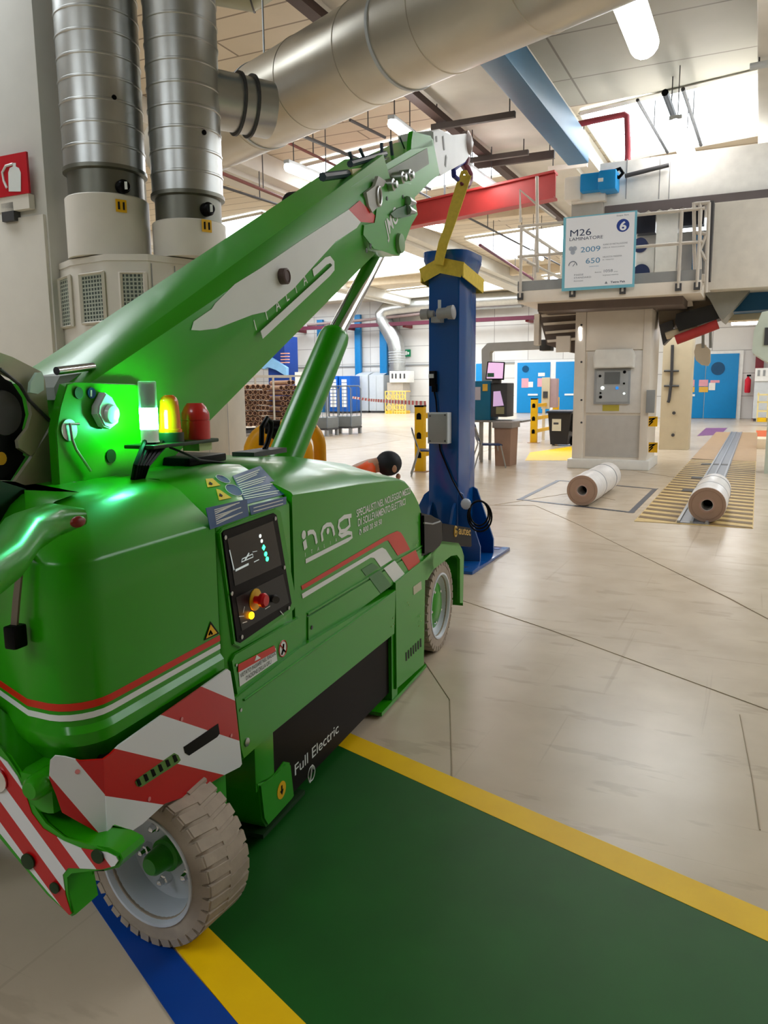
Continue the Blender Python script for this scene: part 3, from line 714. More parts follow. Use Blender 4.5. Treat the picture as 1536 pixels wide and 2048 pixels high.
bl = [(207, 1519), (216, 1676), (150, 1640), (124, 1625), (112, 1590), (98, 1556), (100, 1522), (110, 1512), (130, 1514), (160, 1522)]
bpts = [PLN(x, y, (WP, pA.y, 0), bn) for x, y in bl]
bpts[0] = fpts[0].copy()
dirb = Vector((-.78, -.62, 0)).normalized()
buv = [(pA.y-abs((p-pA).dot(dirb))*2.6, p.z) for p in bpts]
# order bent piece counter-clockwise seen from outside
plate = uv_part([(fpts[::-1], fuv[::-1], (1, 0, 0)), (bpts[::-1] if False else bpts, buv, bn)], .006, 'striped_plate', smt, crane, 'red and white striped corner plate')
sl = part(MB().prism([SP(x, y, WP+.0005) for x, y in ((367, 1494), (436, 1447), (439, 1467), (434, 1474), (378, 1511), (370, 1506))], (.001, 0, 0)), 'handle_slot', black, plate)
gs = part(MB().prism([SP(x, y, WP+.0004) for x, y in ((270, 1564), (275, 1557), (348, 1506), (356, 1510), (361, 1520), (356, 1526), (282, 1574), (274, 1572))], (.001, 0, 0)), 'slot_backing', mat('slot_green', (90, 130, 60), .5), plate)
vs = MB()
for i in range(6):
    x, y = 277+14.5*i, 1565-9.6*i; vs.prism([SP(x-5, y-6, WP+.0016), SP(x+1, y-8, WP+.0016), SP(x+6, y+4, WP+.0016), SP(x, y+8, WP+.0016)], (.001, 0, 0))
part(vs, 'vent_slots', black, gs)
for x, y in ((363, 1438), (462, 1471), (298, 1598), (155, 1543)): part(MB().lathe(SP(x, y, WP) if x > 200 else PLN(x, y, (WP, pA.y, 0), bn), (1, 0, 0) if x > 200 else bn, [(0, .006), (.002, .006)], n=8), 'plate_rivet', mat('red_rivet', (214, 130, 130), .4), plate)

# rear bumper casting with its striped face
BY = -2.86
bpx = [(-260, 1300), (-60, 1440), (0, 1500), (18, 1512), (40, 1545), (56, 1578), (70, 1622), (90, 1650), (130, 1675), (165, 1690), (215, 1698), (238, 1710), (243, 1722), (234, 1738), (205, 1745), (140, 1742), (130, 1752), (136, 1790), (148, 1832), (140, 1836), (95, 1790), (40, 1725), (-60, 1600), (-260, 1480)]
rb = part(MB().prism([SS(x, y, BY) for x, y in bpx], (0, .09, 0), None, .006), 'rear_bumper', green, crane)
ipx = [(-255, 1308), (-60, 1452), (-2, 1512), (14, 1524), (34, 1552), (50, 1586), (63, 1626), (86, 1657), (126, 1682), (162, 1697), (213, 1705), (232, 1714), (236, 1722), (229, 1732), (203, 1739), (136, 1736), (125, 1750), (131, 1791), (142, 1828), (138, 1830), (97, 1786), (44, 1722), (-58, 1594), (-255, 1470)]
ip = [SS(x, y, BY-.002) for x, y in ipx]
rf = uv_part([(ip, [(p.x, p.z) for p in ip], (0, -1, 0))], .004, 'striped_face', stripe_mat('warning_stripes_rear', 1.08, .33, .062), rb, 'red and white striped bumper face')
kn = part(MB().lathe(SS(84, 1566, BY-.0), (0, -1, 0), [(-.12, .03), (.0, .03), (.03, .028), (.04, .02)], n=20), 'bumper_pin', green, rb)
for (x, y, r_) in ((57, 1722, .02), (110, 1775, .014), (196, 1712, .017), (-5, 1560, .03)):
    part(MB().lathe(SS(x, y, BY-.004), (0, -1, 0), [(0, r_), (.004, r_), (.0045, r_*.6)], n=18), 'bumper_bolt_hole', green_dk if r_ < .03 else chrome, rb)
lw = MB(); lw.box((-1.06, -2.86, .56), (-.06, -2.62, .66), bev=.02)
part(lw, 'rear_crossbeam', green, crane)

# ---------------------------------------------------------------- turret, lights
TW = -.35
tpx = [(134, 768), (150, 765), (270, 768), (286, 775), (284, 800), (280, 985), (270, 1010), (125, 1010), (121, 985), (112, 860), (122, 815)]
tu = part(MB().prism([SP(x, y, TW) for x, y in tpx], (-.03, 0, 0), None, .003), 'turret_plate', green, crane)
for (x, y, r_, m_) in ((156, 786, .017, green_dk), (221, 912, .021, green_dk), (182, 786, .016, nb), (148, 973, .014, steel), (137, 860, .031, steel)):
    part(MB().lathe(SP(x, y, TW+.001), (1, 0, 0), [(0, r_), (.004, r_), (.004, r_*.3)], n=22), 'pivot_pin' if m_ is steel else ('round_sticker' if m_ is nb else 'plate_hole'), m_, tu)
part(MB().ribbon([SP(182, 780, TW+.006), SP(182, 793, TW+.006)], .006, (1, 0, 0)), 'sticker_mark', decal_white, tu)
part(MB().tube([SP(158, 848, TW+.012), SP(140, 848, TW+.012), SP(145, 880, TW+.012), SP(152, 898, TW+.012), SP(181, 942, TW+.012)], .004, n=8), 'lock_rod', steel, tu)
wl = part(MB().prism([SP(x, y, TW+.03) for x, y in ((212, 785), (226, 795), (240, 822), (238, 845), (222, 858), (210, 853), (197, 828), (198, 812))], (-.03, 0, 0), None, .004), 'shiny_fitting', lgrey, tu)
part(MB().lathe(SP(221, 828, TW+.03), (1, 0, -.1), [(0, .03), (.012, .026), (.016, .015), (.017, .002)], n=24), 'glossy_disc', mat('glossy_pale', (214, 222, 222), .1), wl)  # no lamp: glossy disc added where a shiny fitting mirrors the signal light
part(MB().prism([SP(x, y, -.74) for x, y in tpx], (-.03, 0, 0), None, .003), 'turret_plate', green, crane)
part(MB().cyl(SP(113, 742, -.42), SP(186, 733, -.42), .012), 'link_cylinder', chrome, crane)
part(MB().prism([SP(x, y, -.44) for x, y in ((120, 752), (190, 742), (196, 750), (170, 765), (134, 768), (112, 800), (108, 775))], (-.1, 0, 0)), 'pivot_housing', mat('bare_grey_metal', (150, 158, 150), .45), crane)
part(MB().box((-.85, -2.5, 1.0), (-.25, -1.9, 1.28)), 'turret_base', green, crane)

# counterweight and off white plates on the left
offw = mat('worn_offwhite_plate', (176, 176, 150), .55, var=.14, scale=9)
cw = part(MB().prism([SP(x, y, -.46) for x, y in ((-160, 640), (0, 748), (34, 764), (55, 795), (62, 830), (54, 862), (36, 885), (38, 897), (62, 914), (32, 962), (0, 958), (-160, 940))], (-.3, 0, 0), None, .02), 'black_counterweight', mat('counterweight_black', (10, 12, 12), .6, spec=.15), crane)
part(MB().lathe(SP(6, 826, -.457), (1, 0, 0), [(0, .062), (.006, .06), (.007, .04)], n=28), 'cable_drum', dgrey, cw)
part(MB().prism(circ(SP(2, 917, -.457), .018, U, V, 14), (.002, 0, 0)), 'yellow_sticker', yelsign, cw)
for px in ([(-160, 600), (0, 705), (25, 714), (84, 744), (90, 760), (98, 832), (104, 842), (70, 905), (62, 912), (38, 896), (36, 881), (56, 856), (64, 828), (58, 795), (36, 762), (0, 745), (-160, 636)], [(112, 840), (62, 918), (30, 963), (126, 998), (122, 945), (140, 938), (140, 890)]):
    part(MB().prism([SP(x, y, -.43) for x, y in px], (-.012, 0, 0)), 'offwhite_guard', offw, crane)
part(MB().tube([SP(x, y, -.425) for x, y in ((0, 738), (40, 770), (58, 800), (100, 842))], .005, n=8), 'hose', dgrey, crane)
part(MB().prism([SP(x, y, -.40) for x, y in ((60, 785), (62, 765), (75, 745), (84, 744), (88, 756), (88, 780), (76, 788))], (-.01, 0, 0)), 'reflector', mat('reflector_glass', (190, 225, 210), .1), crane)
part(MB().prism([SP(x, y, -.36) for x, y in ((-160, 945), (0, 962), (118, 998), (122, 1012), (60, 1040), (-160, 1150))], (-.3, 0, 0)), 'dark_belt_cover', mat('dark_green_plate', (10, 34, 12), .5), crane)

# signal tower, beacon, siren
LW = -.25
def at(x, y, w=LW): return SP(x, y, w)
b0 = at(300, 880); b1 = at(300, 764)
def zz(y): return SP(300, y, LW).z
sx, sy = LW, b0.y
rr_ = .0275
clearm = mat('clear_signal_tube', (200, 232, 215), .12, alpha=.55, var=0)
sgl = mat('signal_green_on', (90, 255, 170), .4, emit=130, var=0)
tw = part(MB().lathe((sx, sy, zz(884)), (0, 0, 1), [(0, .03), (.006, rr_*.98), (zz(858)-zz(884), rr_*.98)], n=24), 'signal_tower_base', white, crane)
part(MB().lathe((sx, sy, zz(858)), (0, 0, 1), [(0, rr_), (zz(816)-zz(858), rr_)], n=24), 'lit_green_segment', sgl, tw)
part(MB().lathe((sx, sy, zz(816)), (0, 0, 1), [(0, rr_), (zz(764)-zz(816), rr_), (zz(762)-zz(816), rr_*.9)], n=24), 'clear_segment', clearm, tw)
part(MB().lathe((sx, sy, zz(815)), (0, 0, 1), [(0, rr_*.8), (zz(768)-zz(815), rr_*.8)], n=16), 'dark_insert', black, tw)
am = at(341, 862); azt = at(341, 790).z
bc = part(MB().lathe((LW, am.y, am.z), (0, 0, 1), [(-.035, .036), (0, .037), (.006, .037), (.008, .034), (.055, .032), (.095, .029), (azt-am.z-.008, .024), (azt-am.z, .014)], n=28), 'amber_beacon', mat('amber_lens', (235, 110, 4), .15, coat=.6, trans=.15), crane)
part(MB().lathe((LW, am.y, am.z-.045), (0, 0, 1), [(0, .042), (.04, .042), (.044, .03)], n=24), 'beacon_base', mat('beacon_base_dark', (14, 40, 20), .4), bc)
rd = at(393, 880); rzt = at(393, 806).z
sr = part(MB().lathe((LW, rd.y, rd.z), (0, 0, 1), [(0, .042), (.004, .047), (.065, .047), (.066, .045), (.068, .045), (.069, .047), (.09, .046), (rzt-rd.z-.012, .036), (rzt-rd.z, .026)], n=28), 'red_siren', mat('red_lens', (196, 32, 30), .3, coat=.5), crane)
part(MB().box((LW-.035, rd.y-.03, rd.z-.035), (LW+.03, rd.y+.045, rd.z)), 'siren_base', mat('pale_block', (170, 190, 130), .5), sr)
part(MB().box((LW-.06, sy-.05, zz(896)), (LW+.05, rd.y+.06, zz(888)), bev=.004), 'lamp_bracket', green_dk, crane)
hoses = MB()
for i in range(5):
    o = i*7
    hoses.tube([at(290+o*1.6, 884), at(282+o*1.2, 905, LW+.02), at(272+o*.8, 930, LW+.03), at(266+o*.6, 962, LW)], .009, n=8)
hoses.tube([at(340, 895), at(365, 905), at(400, 920, -.3), at(470, 928, -.35)], .004, n=6)
part(hoses, 'black_cables', black, crane)
# things on the crane deck
part(MB().box((-.52, -1.86, 1.285), (-.33, -1.62, 1.315), bev=.008), 'deck_box', black, crane)
q = SP(530, 912, -.5)
lv = part(MB().box((-.55, q.y-.2, 1.26), (-.44, q.y+.1, 1.272+.01)), 'lever_plate', dgrey, crane)
part(MB().tube([(-.5, q.y, 1.28), (-.5, q.y+.03, 1.31), (-.5, q.y+.06, 1.36), (-.5, q.y+.065, 1.4), (-.5, q.y+.03, 1.42), (-.5, q.y-.02, 1.38), (-.5, q.y-.03, 1.3)], .012, n=10), 'grab_lever', black, lv)

# ---------------------------------------------------------------- boom
def zct(s): return 1.698+.4475*(s+1.998)
def zcb(s): return 1.563+.465*(s+1.845)
def ztp(s): return 2.125+.50*(s+1.2)
def zbt(s): return 1.462+.499*(s+1.48)
def bring(s, ds=0.0):
    return [(-.38, s, zcb(s)), (-.38, s, zct(s)), (-.425, s, ztp(s)), (-.675, s, ztp(s)), (-.72, s, zct(s)), (-.72, s, zcb(s)), (-.65, s, zbt(s)), (-.45, s, zbt(s))]
def tilt(r, s):     # end faces square to the boom
    zm = (r[1][2]+r[0][2])/2
    return [(p[0], p[1]-(p[2]-zm)*.45, p[2]) for p in r]
boom = part(MB().loft([bring(s) for s in (-2.3, -2.0, -1.0, 0.0, .35)]), 'boom_outer_section', green2, crane)
hp = [(757, 371), (790, 362), (823, 367), (829, 392), (836, 429), (823, 448), (819, 460), (800, 512), (782, 508), (765, 502), (748, 499), (726, 470), (728, 449), (750, 447), (752, 431)]
bh = part(MB().prism([SP(x, y, -.372) for x, y in hp], (-.356, 0, 0), None, .004), 'boom_head_plates', green2, crane)
for (x, y, r_) in ((741, 492, .014), (733, 501, .014), (774, 397, .012), (806, 394, .012)):
    part(MB().lathe(SP(x, y, -.371), (1, 0, 0), [(0, r_), (.002, r_)], n=12), 'pin_hole', green_dk, bh)
part(MB().prism([SP(x, y, -.371) for x, y in ((778, 428), (790, 418), (806, 412), (818, 402), (824, 412), (818, 432), (800, 436), (785, 436))], (.012, 0, 0)), 'guide_block', mat('dark_green_part', (30, 90, 36), .4), bh)
part(MB().lathe(SP(798, 487, -.371), (1, 0, 0), [(0, .06), (.02, .055), (.022, .03)], n=24), 'cylinder_pin_boss', mat('pale_green_part', (120, 160, 110), .4), bh)
A_ = SP(775, 474, -.371); B_ = SP(797, 440, -.371)
text('JMG', 'boom_lettering', A_, B_-A_, Vector((1, 0, 0)).cross((B_-A_).normalized()), .13, decal_white, bh, fitw=(B_-A_).length, bold=.01)
for i, (x, y) in enumerate(((778, 370), (797, 356), (812, 351))):
    part(MB().lathe(SP(x, y, -.372), (1, 0, 0), [(-.05, .034), (.03, .034), (.035, .022), (.05, .02), (.052, .01)], n=18), 'rope_anchor', galv, bh)
part(MB().prism([SP(x, y, -.365) for x, y in ((733, 385), (750, 372), (757, 352), (772, 362), (768, 372), (757, 378), (764, 395), (760, 410), (745, 425), (738, 412))], (-.02, 0, 0)), 'end_bracket', mat('bracket_grey', (165, 165, 155), .4), bh)
part(MB().tube(circ(SP(758, 393, -.362), .032, U, V*1.5, 18), .009, n=8, closed=True), 'oval_eye', galv, bh)
for x, y in ((822, 402), (822, 420)): part(MB().tube([SP(x-8, y, -.36), SP(x+8, y+4, -.36)], [.03, .012], n=8), 'stop_bolt', galv, bh)
in_ = part(MB().prism([SP(x, y, -.41) for x, y in ((700, 372), (760, 335), (823, 298), (866, 276), (880, 350), (862, 362), (836, 388), (800, 425), (740, 455))], (-.28, 0, 0), None, .006), 'boom_inner_section', green2, crane)
part(MB().prism([SP(x, y, -.41) for x, y in ((822, 300), (823, 282), (826, 262), (838, 266), (862, 272), (866, 292))], (-.03, 0, 0)), 'rope_guide', green2, in_)
part(MB().prism([SP(x, y, -.66) for x, y in ((822, 300), (823, 282), (826, 262), (838, 266), (862, 272), (866, 292))], (-.03, 0, 0)), 'rope_guide', green2, in_)
part(MB().ribbon([SP(735, 385, -.408), SP(856, 312, -.408)], .10, (1, 0, 0)), 'inner_grey_panel', mat('worn_grey_green', (124, 132, 116), .5), in_)
hd = part(MB().prism([SP(x, y, -.42) for x, y in ((866, 262), (880, 258), (905, 270), (940, 266), (948, 285), (944, 306), (930, 324), (905, 338), (882, 352), (876, 345), (868, 300))], (-.26, 0, 0), None, .006), 'boom_tip', mat('tip_white', (205, 208, 208), .35), crane)
g = MB()
for p, q in (((873, 272), (874, 284)), ((886, 272), (889, 300)), ((893, 312), (891, 332))): g.ribbon([SP(*p, -.418), SP(*q, -.418)], .03, (1, 0, 0))
part(g, 'tip_slots', grey, hd)
part(MB().lathe(SP(943, 285, -.40), (-1, 0, 0), [(0, .05), (.02, .09), (.06, .09), (.08, .05), (.2, .05), (.22, .09), (.26, .09), (.28, .05)], n=20), 'tip_sheave', mat('sheave_brown', (130, 112, 104), .4), hd)
hk = MB(); WH = -.55
hk.tube([SP(x, y, WH) for x, y in ((933, 318), (928, 330), (934, 338), (939, 348), (939, 360), (934, 371), (926, 372), (922, 366))], [.035, .04, .035, .034, .034, .03, .022, .01], n=12)
hook = part(hk, 'lifting_hook', mat('hook_dark_red', (110, 36, 70), .35), crane)
part(MB().tube([SP(x, y, WH) for x, y in ((928, 322), (915, 332), (907, 340), (908, 352), (915, 358))], .022, n=10), 'hook_latch', mat('hook_blue', (30, 40, 130), .35), hook)
# boom decals
BW = -.3785
part(MB().prism([SP(x, y, BW) for x, y in ((382, 660), (387, 643), (423, 618), (430, 607), (470, 568), (520, 537), (600, 482), (697, 419), (721, 444), (713, 456), (671, 483), (630, 528), (587, 577), (533, 623), (503, 630), (433, 657), (400, 661))], (.0015, 0, 0)), 'white_boom_panel', decal_white, boom)
part(MB().prism([SP(x, y, BW) for x, y in ((697, 419), (719, 401), (750, 431), (748, 446), (721, 444))], (.0015, 0, 0)), 'red_boom_panel', stripe_red, boom)
part(MB().ribbon([SP(x, y, BW) for x, y in ((626, 546), (634, 539), (652, 522), (660, 519), (666, 526), (666, 536), (658, 545), (523, 670))], .034, (1, 0, 0)), 'boom_swoosh', decal_white, boom)
for ch_, (x, y) in zip('ITALIA', ((511, 662), (531, 643), (553, 624), (573, 604), (592, 587), (608, 572))):
    text(ch_, 'boom_lettering', SP(x, y, BW), Vector((0, 1, .48)), Vector((0, -.48, 1)), .065, decal_white, boom)
sn = part(MB().lathe(SP(562, 553, BW), (1, 0, 0), [(0, .034), (.03, .034), (.034, .026), (.03, .022), (.03, .004)], n=22), 'round_sensor', mat('sensor_brown', (90, 70, 66), .5), boom)
# jib rack riding on the boom
rk = MB()
for p, q, r_ in (((645, 354), (706, 346), .035), ((740, 345), (765, 332), .02), ((700, 328), (770, 308), .03), ((728, 334), (795, 314), .022), ((795, 314), (808, 302), .018), ((699, 304), (706, 328), .016), ((720, 298), (729, 318), .016), ((763, 286), (764, 312), .018), ((781, 282), (787, 330), .018), ((800, 275), (812, 305), .008)):
    rk.tube([SP(*p, -.48), SP(*q, -.48)], r_*.62, n=8)
jr = part(rk, 'stowed_jib_rack', mat('rack_dark', (50, 66, 78), .4), crane)
part(MB().prism([SP(x, y, -.45) for x, y in ((704, 338), (738, 334), (741, 347), (706, 350))], (-.05, 0, 0)), 'rack_plate', mat('rack_plate_cream', (220, 206, 150), .4), jr)
part(MB().tube([SP(721, 350, -.44), SP(724, 384, -.44)], .02, n=8), 'rack_post', mat('bracket_grey', (165, 165, 155), .4), jr)
part(MB().lathe(SP(612, 440, -.70), (-1, 0, 0), [(0, .02), (.0, .15), (.08, .15), (.08, .02)], n=28), 'hose_reel', black, crane)
# lift cylinder
c0 = SP(566, 925, -.55); c1 = SP(671, 668, -.55); c2 = SP(757, 503, -.55)
ax = (c1-c0).normalized()
brl = part(MB().lathe(c0-ax*.25, ax, [(0, .085), ((c1-c0).length+.2, .085), ((c1-c0).length+.235, .08), ((c1-c0).length+.25, .065)], n=36), 'lift_cylinder_barrel', green, crane)
part(MB().cyl(c1, c2, .05, n=32), 'lift_cylinder_rod', chrome, crane)

# radio control unit left on the crane's nose
rc_ = thing('radio_remote_control', 'black radio remote control unit with yellow lettering resting on the crane nose', 'remote control', CR, (-.25, 0, .65))
rb_ = part(MB().prism([SP(x, y, .018) for x, y in ((847, 1026), (862, 1030), (885, 1040), (886, 1082), (880, 1095), (866, 1108), (848, 1112))], (-.3, 0, 0), None, .012), 'control_box', black, rc_)
bx = part(MB().prism([SP(x, y, .010) for x, y in ((884, 1046), (942, 1056), (944, 1094), (916, 1090), (884, 1084))], (-.22, 0, 0), None, .006), 'side_pouch', mat('pouch_black', (10, 11, 14), .5, spec=.1), rc_)
A_ = SP(917, 1068, .011); B_ = SP(941, 1071, .011)
yl_ = mat('gold_letter', (200, 160, 60), .4)
text('autec', 'pouch_lettering', A_, B_-A_, ZS, .075, yl_, bx, fitw=(B_-A_).length, bold=.01)
ac = SP(911, 1063, .011); part(MB().tube(circ(ac, .03, U, V, 20, .6, 2*PI), .006, n=5).lathe(ac, (1, 0, 0), [(0, .012), (.003, .012)], n=12), 'pouch_emblem', yl_, bx)
part(MB().tube([SP(848, 1046, .02), SP(865, 1048, .02), SP(880, 1043, .02)], .005, n=6), 'carry_strap', grey, rb_)

# ================================================================ BLUE COLUMN, SLING, PERSON
aN = 6.45
L0 = H.Y(857, 900, aN); L1 = H.Y(917, 900, aN); bl_, br_ = L0.x, L1.x
aF = H.X(950, 900, br_).y
CO = ((bl_+br_)/2, (aN+aF)/2, 0)
colm = thing('lifting_column', 'tall blue steel column with flared top and square base plate hanging from a yellow sling', 'column', H, CO)
cxm, cym = CO[0], CO[1]; hw, hd_ = (br_-bl_)/2, (aF-aN)/2
def rrect(o, z, r=.03, n=5):
    pts = []
    for (sx_, sy_, a0) in ((1, 1, 0), (-1, 1, PI/2), (-1, -1, PI), (1, -1, 1.5*PI)):
        for k in range(n):
            a = a0+PI/2*k/(n-1); pts.append((cxm+sx_*(hw+o-r)+r*math.cos(a), cym+sy_*(hd_+o-r)+r*math.sin(a), z))
    return pts
ZT = H.Y(905, 503, aN).z
part(MB().loft([rrect(0, .03, .012), rrect(0, ZT-.28, .012), rrect(.004, ZT-.24, .02), rrect(.012, ZT-.18, .05), rrect(.034, ZT-.11, .08), rrect(.055, ZT-.06, .1), rrect(.062, ZT-.02, .12), rrect(.062, ZT+.01, .12), rrect(.05, ZT+.012, .12), rrect(.0, ZT-.1, .08)]), 'column_body', blue, colm)
pr0 = H.Z(945, 1150); pr1 = H.Z(1017, 1100)
bp_ = part(MB().box((pr0.x-1.0, pr0.y, 0), (pr0.x+.0, pr1.y, .028), bev=.006), 'base_plate', blue, colm)
for x, y in ((pr0.x-.12, pr0.y+.14), (pr0.x-.1, pr1.y-.1), (pr0.x-.9, pr0.y+.1), (pr0.x-.9, pr1.y-.1)):
    part(MB().lathe((x, y, .028), (0, 0, 1), [(0, .03), (.002, .03), (.002, .018)], n=18), 'anchor_hole', mat('bolt_hole_blue', (60, 90, 150), .3, metal=.6), bp_)
for gy in (cym-hd_+.03, cym+hd_-.03):
    g0 = br_
    part(MB().prism([(g0, gy-.012, .028), (g0+.20, gy-.012, .028), (g0+.20, gy-.012, .16), (g0+.035, gy-.012, .62), (g0, gy-.012, .64)], (0, .024, 0)), 'gusset', blue, colm)
    part(MB().prism([(bl_, gy-.012, .028), (bl_-.28, gy-.012, .028), (bl_-.28, gy-.012, .16), (bl_-.05, gy-.012, .6), (bl_, gy-.012, .64)], (0, .024, 0)), 'gusset', blue, colm)
for gx in (bl_+.03, br_-.03):
    part(MB().prism([(gx-.012, aN, .028), (gx-.012, aN-.24, .028), (gx-.012, aN-.24, .12), (gx-.012, aN-.05, .5), (gx-.012, aN, .54)], (.024, 0, 0)), 'gusset', blue, colm)
def colbox(x0, y0, x1, y1, dep, m, name, bev=.004, parent=colm):
    p, q = H.Y(x0, y0, aN-dep), H.Y(x1, y1, aN-dep)
    return part(MB().box((p.x, aN-dep, q.z), (q.x, aN+.0, p.z), bev=bev), name, m, parent)
jb = colbox(855, 825, 895, 888, .1, lgrey, 'junction_box', .006)
p, q = H.Y(857, 828, aN-.1), H.Y(893, 885, aN-.1)
part(MB().box((p.x, aN-.108, q.z), (q.x, aN-.1, p.z), bev=.002), 'box_lid', mat('box_lid_grey', (150, 152, 150), .45), jb)
for x, y in ((860, 832), (890, 830), (860, 882), (890, 882)): part(MB().lathe(H.Y(x, y, aN-.108), (0, -1, 0), [(0, .008), (.003, .008)], n=8), 'lid_screw', dgrey, jb)
sw = colbox(858, 742, 870, 772, .05, black, 'limit_switch')
colbox(857, 748, 866, 756, .07, lgrey, 'switch_tag', .001, sw)
colbox(863, 768, 872, 784, .04, black, 'cable_gland')
def CYp(x, y, d=.0): return H.Y(x, y, aN-d)
bk = part(MB().lathe(CYp(874, 628, .10), (CYp(908, 624, .10)-CYp(874, 628, .10)), [(0, .03), (.01, .045), (.09, .045), (.1, .055), (.15, .06), (.155, .05)], n=22), 'grey_motor', mat('motor_grey', (150, 150, 150), .4), colm)
part(MB().lathe(CYp(842, 629, .08), (CYp(860, 628, .08)-CYp(842, 629, .08)), [(0, .03), (.005, .045), (.07, .045), (.075, .03), (.12, .028)], n=22), 'grey_connector', mat('motor_grey', (150, 150, 150), .4), colm)
part(MB().cyl(CYp(879, 625, .1), CYp(879, 600, .1), .014, n=12), 'vertical_pin', lgrey, bk)
part(MB().box(tuple(CYp(862, 645, .09)), tuple(CYp(888, 634, .0)+Vector((0, 0, 0)))), 'motor_bracket', grey, colm)
cb = MB().tube([CYp(868, 782, .02), CYp(872, 800, .02), CYp(880, 900, .02), CYp(905, 960, .02), CYp(927, 1000, .04)], .007, n=8)
part(cb, 'black_cable', black, colm)
cc = H.Y(958, 1026, aN-.02)
for k in range(3):
    pts = [cc+Vector(((.085+.012*k)*math.cos(t)+.008*k, -.015*k, (.11+.012*k)*math.sin(t)-.012*k)) for t in [2*PI*i/26 for i in range(26)]]
    part(MB().tube(pts, .008, n=8, closed=True), 'cable_coil', black, colm)
part(MB().ball(CYp(932, 1008, .05), (.05, .03, .05), seg=12), 'plastic_bag', mat('clear_bag', (190, 200, 215), .2), colm)

# yellow sling
sl_ = MB()
tp_ = CR.wld(SP(927, 352, -.55)); tpH = H.loc(tp_)
kn_ = CYp(879, 530, .065)
def strap(path, w, face):     # webbing: flat band with thickness
    return sl_.ribbon(path, w, face, th=.008)
mid1 = CYp(887, 486, .13)
strap([tpH+Vector((.03, 0, 0)), tpH.lerp(mid1, .5)+Vector((.02, 0, 0)), mid1, CYp(883, 503, .115), CYp(880, 515, .085), kn_+Vector((0, -.02, .0))], .085, (0, -1, 0))
strap([tpH+Vector((-.02, .02, 0)), tpH.lerp(mid1, .5)+Vector((-.02, .02, 0)), mid1+Vector((.0, .02, 0)), CYp(884, 503, .10), CYp(881, 518, .06)], .06, (0, -1, .05))
sl_.tube([tpH+Vector((-.03, .01, -.01)), tpH+Vector((-.01, 0, .03)), tpH+Vector((.02, 0, .03)), tpH+Vector((.04, 0, -.01))], .018, n=6)
o = .045
pc = [Vector((bl_-o, aN-o, CYp(857, 552).z)), kn_+Vector((0, .015, .0)), Vector((br_+o, aN-o, CYp(917, 542).z))]
strap([pc[0], pc[0].lerp(pc[1], .5), pc[1]], .12, (0, -1, 0)); strap([pc[1], pc[1].lerp(pc[2], .5), pc[2]], .125, (0, -1, 0))
zr = H.X(950, 567, br_+o).z
pd = Vector((br_+o, aF+o, zr)); pe = Vector((bl_-o, aF+o, pc[0].z-.05))
for a_, b_, n_ in ((pc[2], pd, (1, 0, 0)), (pd, pe, (0, 1, 0)), (pe, pc[0], (-1, 0, 0))): strap([a_, a_.lerp(b_, .5), b_], .12, n_)
for v in (pc[0], pc[2], pd, pe): sl_.cyl(v+Vector((0, 0, -.05)), v+Vector((0, 0, .05)), .009, n=8)
single(sl_, 'lifting_sling', sling, H, CO[:2]+(ZT-.3,), 'yellow webbing lifting sling running from the crane hook around the blue column', 'sling')

# person kneeling behind the crane nose
def skin_part(vs, es, rs, name, m, parent, sub=2):
    me = bpy.data.meshes.new(name); me.from_pydata([Vector(v) for v in vs], es, [])
    ob = bpy.data.objects.new(name, me); COL.objects.link(ob)
    ob.modifiers.new('s', 'SKIN'); 
    for i, r_ in enumerate(rs):
        sv = me.skin_vertices[0].data[i] if me.skin_vertices else None
        sv.radius = (r_, r_) if not isinstance(r_, tuple) else r_
    me.skin_vertices[0].data[0].use_root = True
    md = ob.modifiers.new('b', 'SUBSURF'); md.levels = sub; md.render_levels = sub
    dg = bpy.context.evaluated_depsgraph_get(); dg.update()
    m2 = bpy.data.meshes.new_from_object(ob.evaluated_get(dg)); bpy.data.objects.remove(ob)
    for p in m2.polygons: p.use_smooth = True
    m2.materials.clear(); m2.materials.append(m); m2.name = name
    o2 = bpy.data.objects.new(name, m2); COL.objects.link(o2); o2.parent = parent; ORG[o2.name] = ORG[parent.name]
    return o2
def skin_mesh_layer(me):
    pass
PX_, PY_ = .04, 6.15
person = thing('person', 'person kneeling bent forward in a bright orange jacket with dark hair, behind the crane nose', 'person', WF, (PX_-.3, PY_, 0))
skinm = mat('skin', (200, 150, 124), .5); orng = mat('orange_jacket', (240, 84, 24), .6); dtr = mat('dark_trousers', (30, 34, 44), .8); hair = mat('dark_hair', (24, 26, 32), .6)
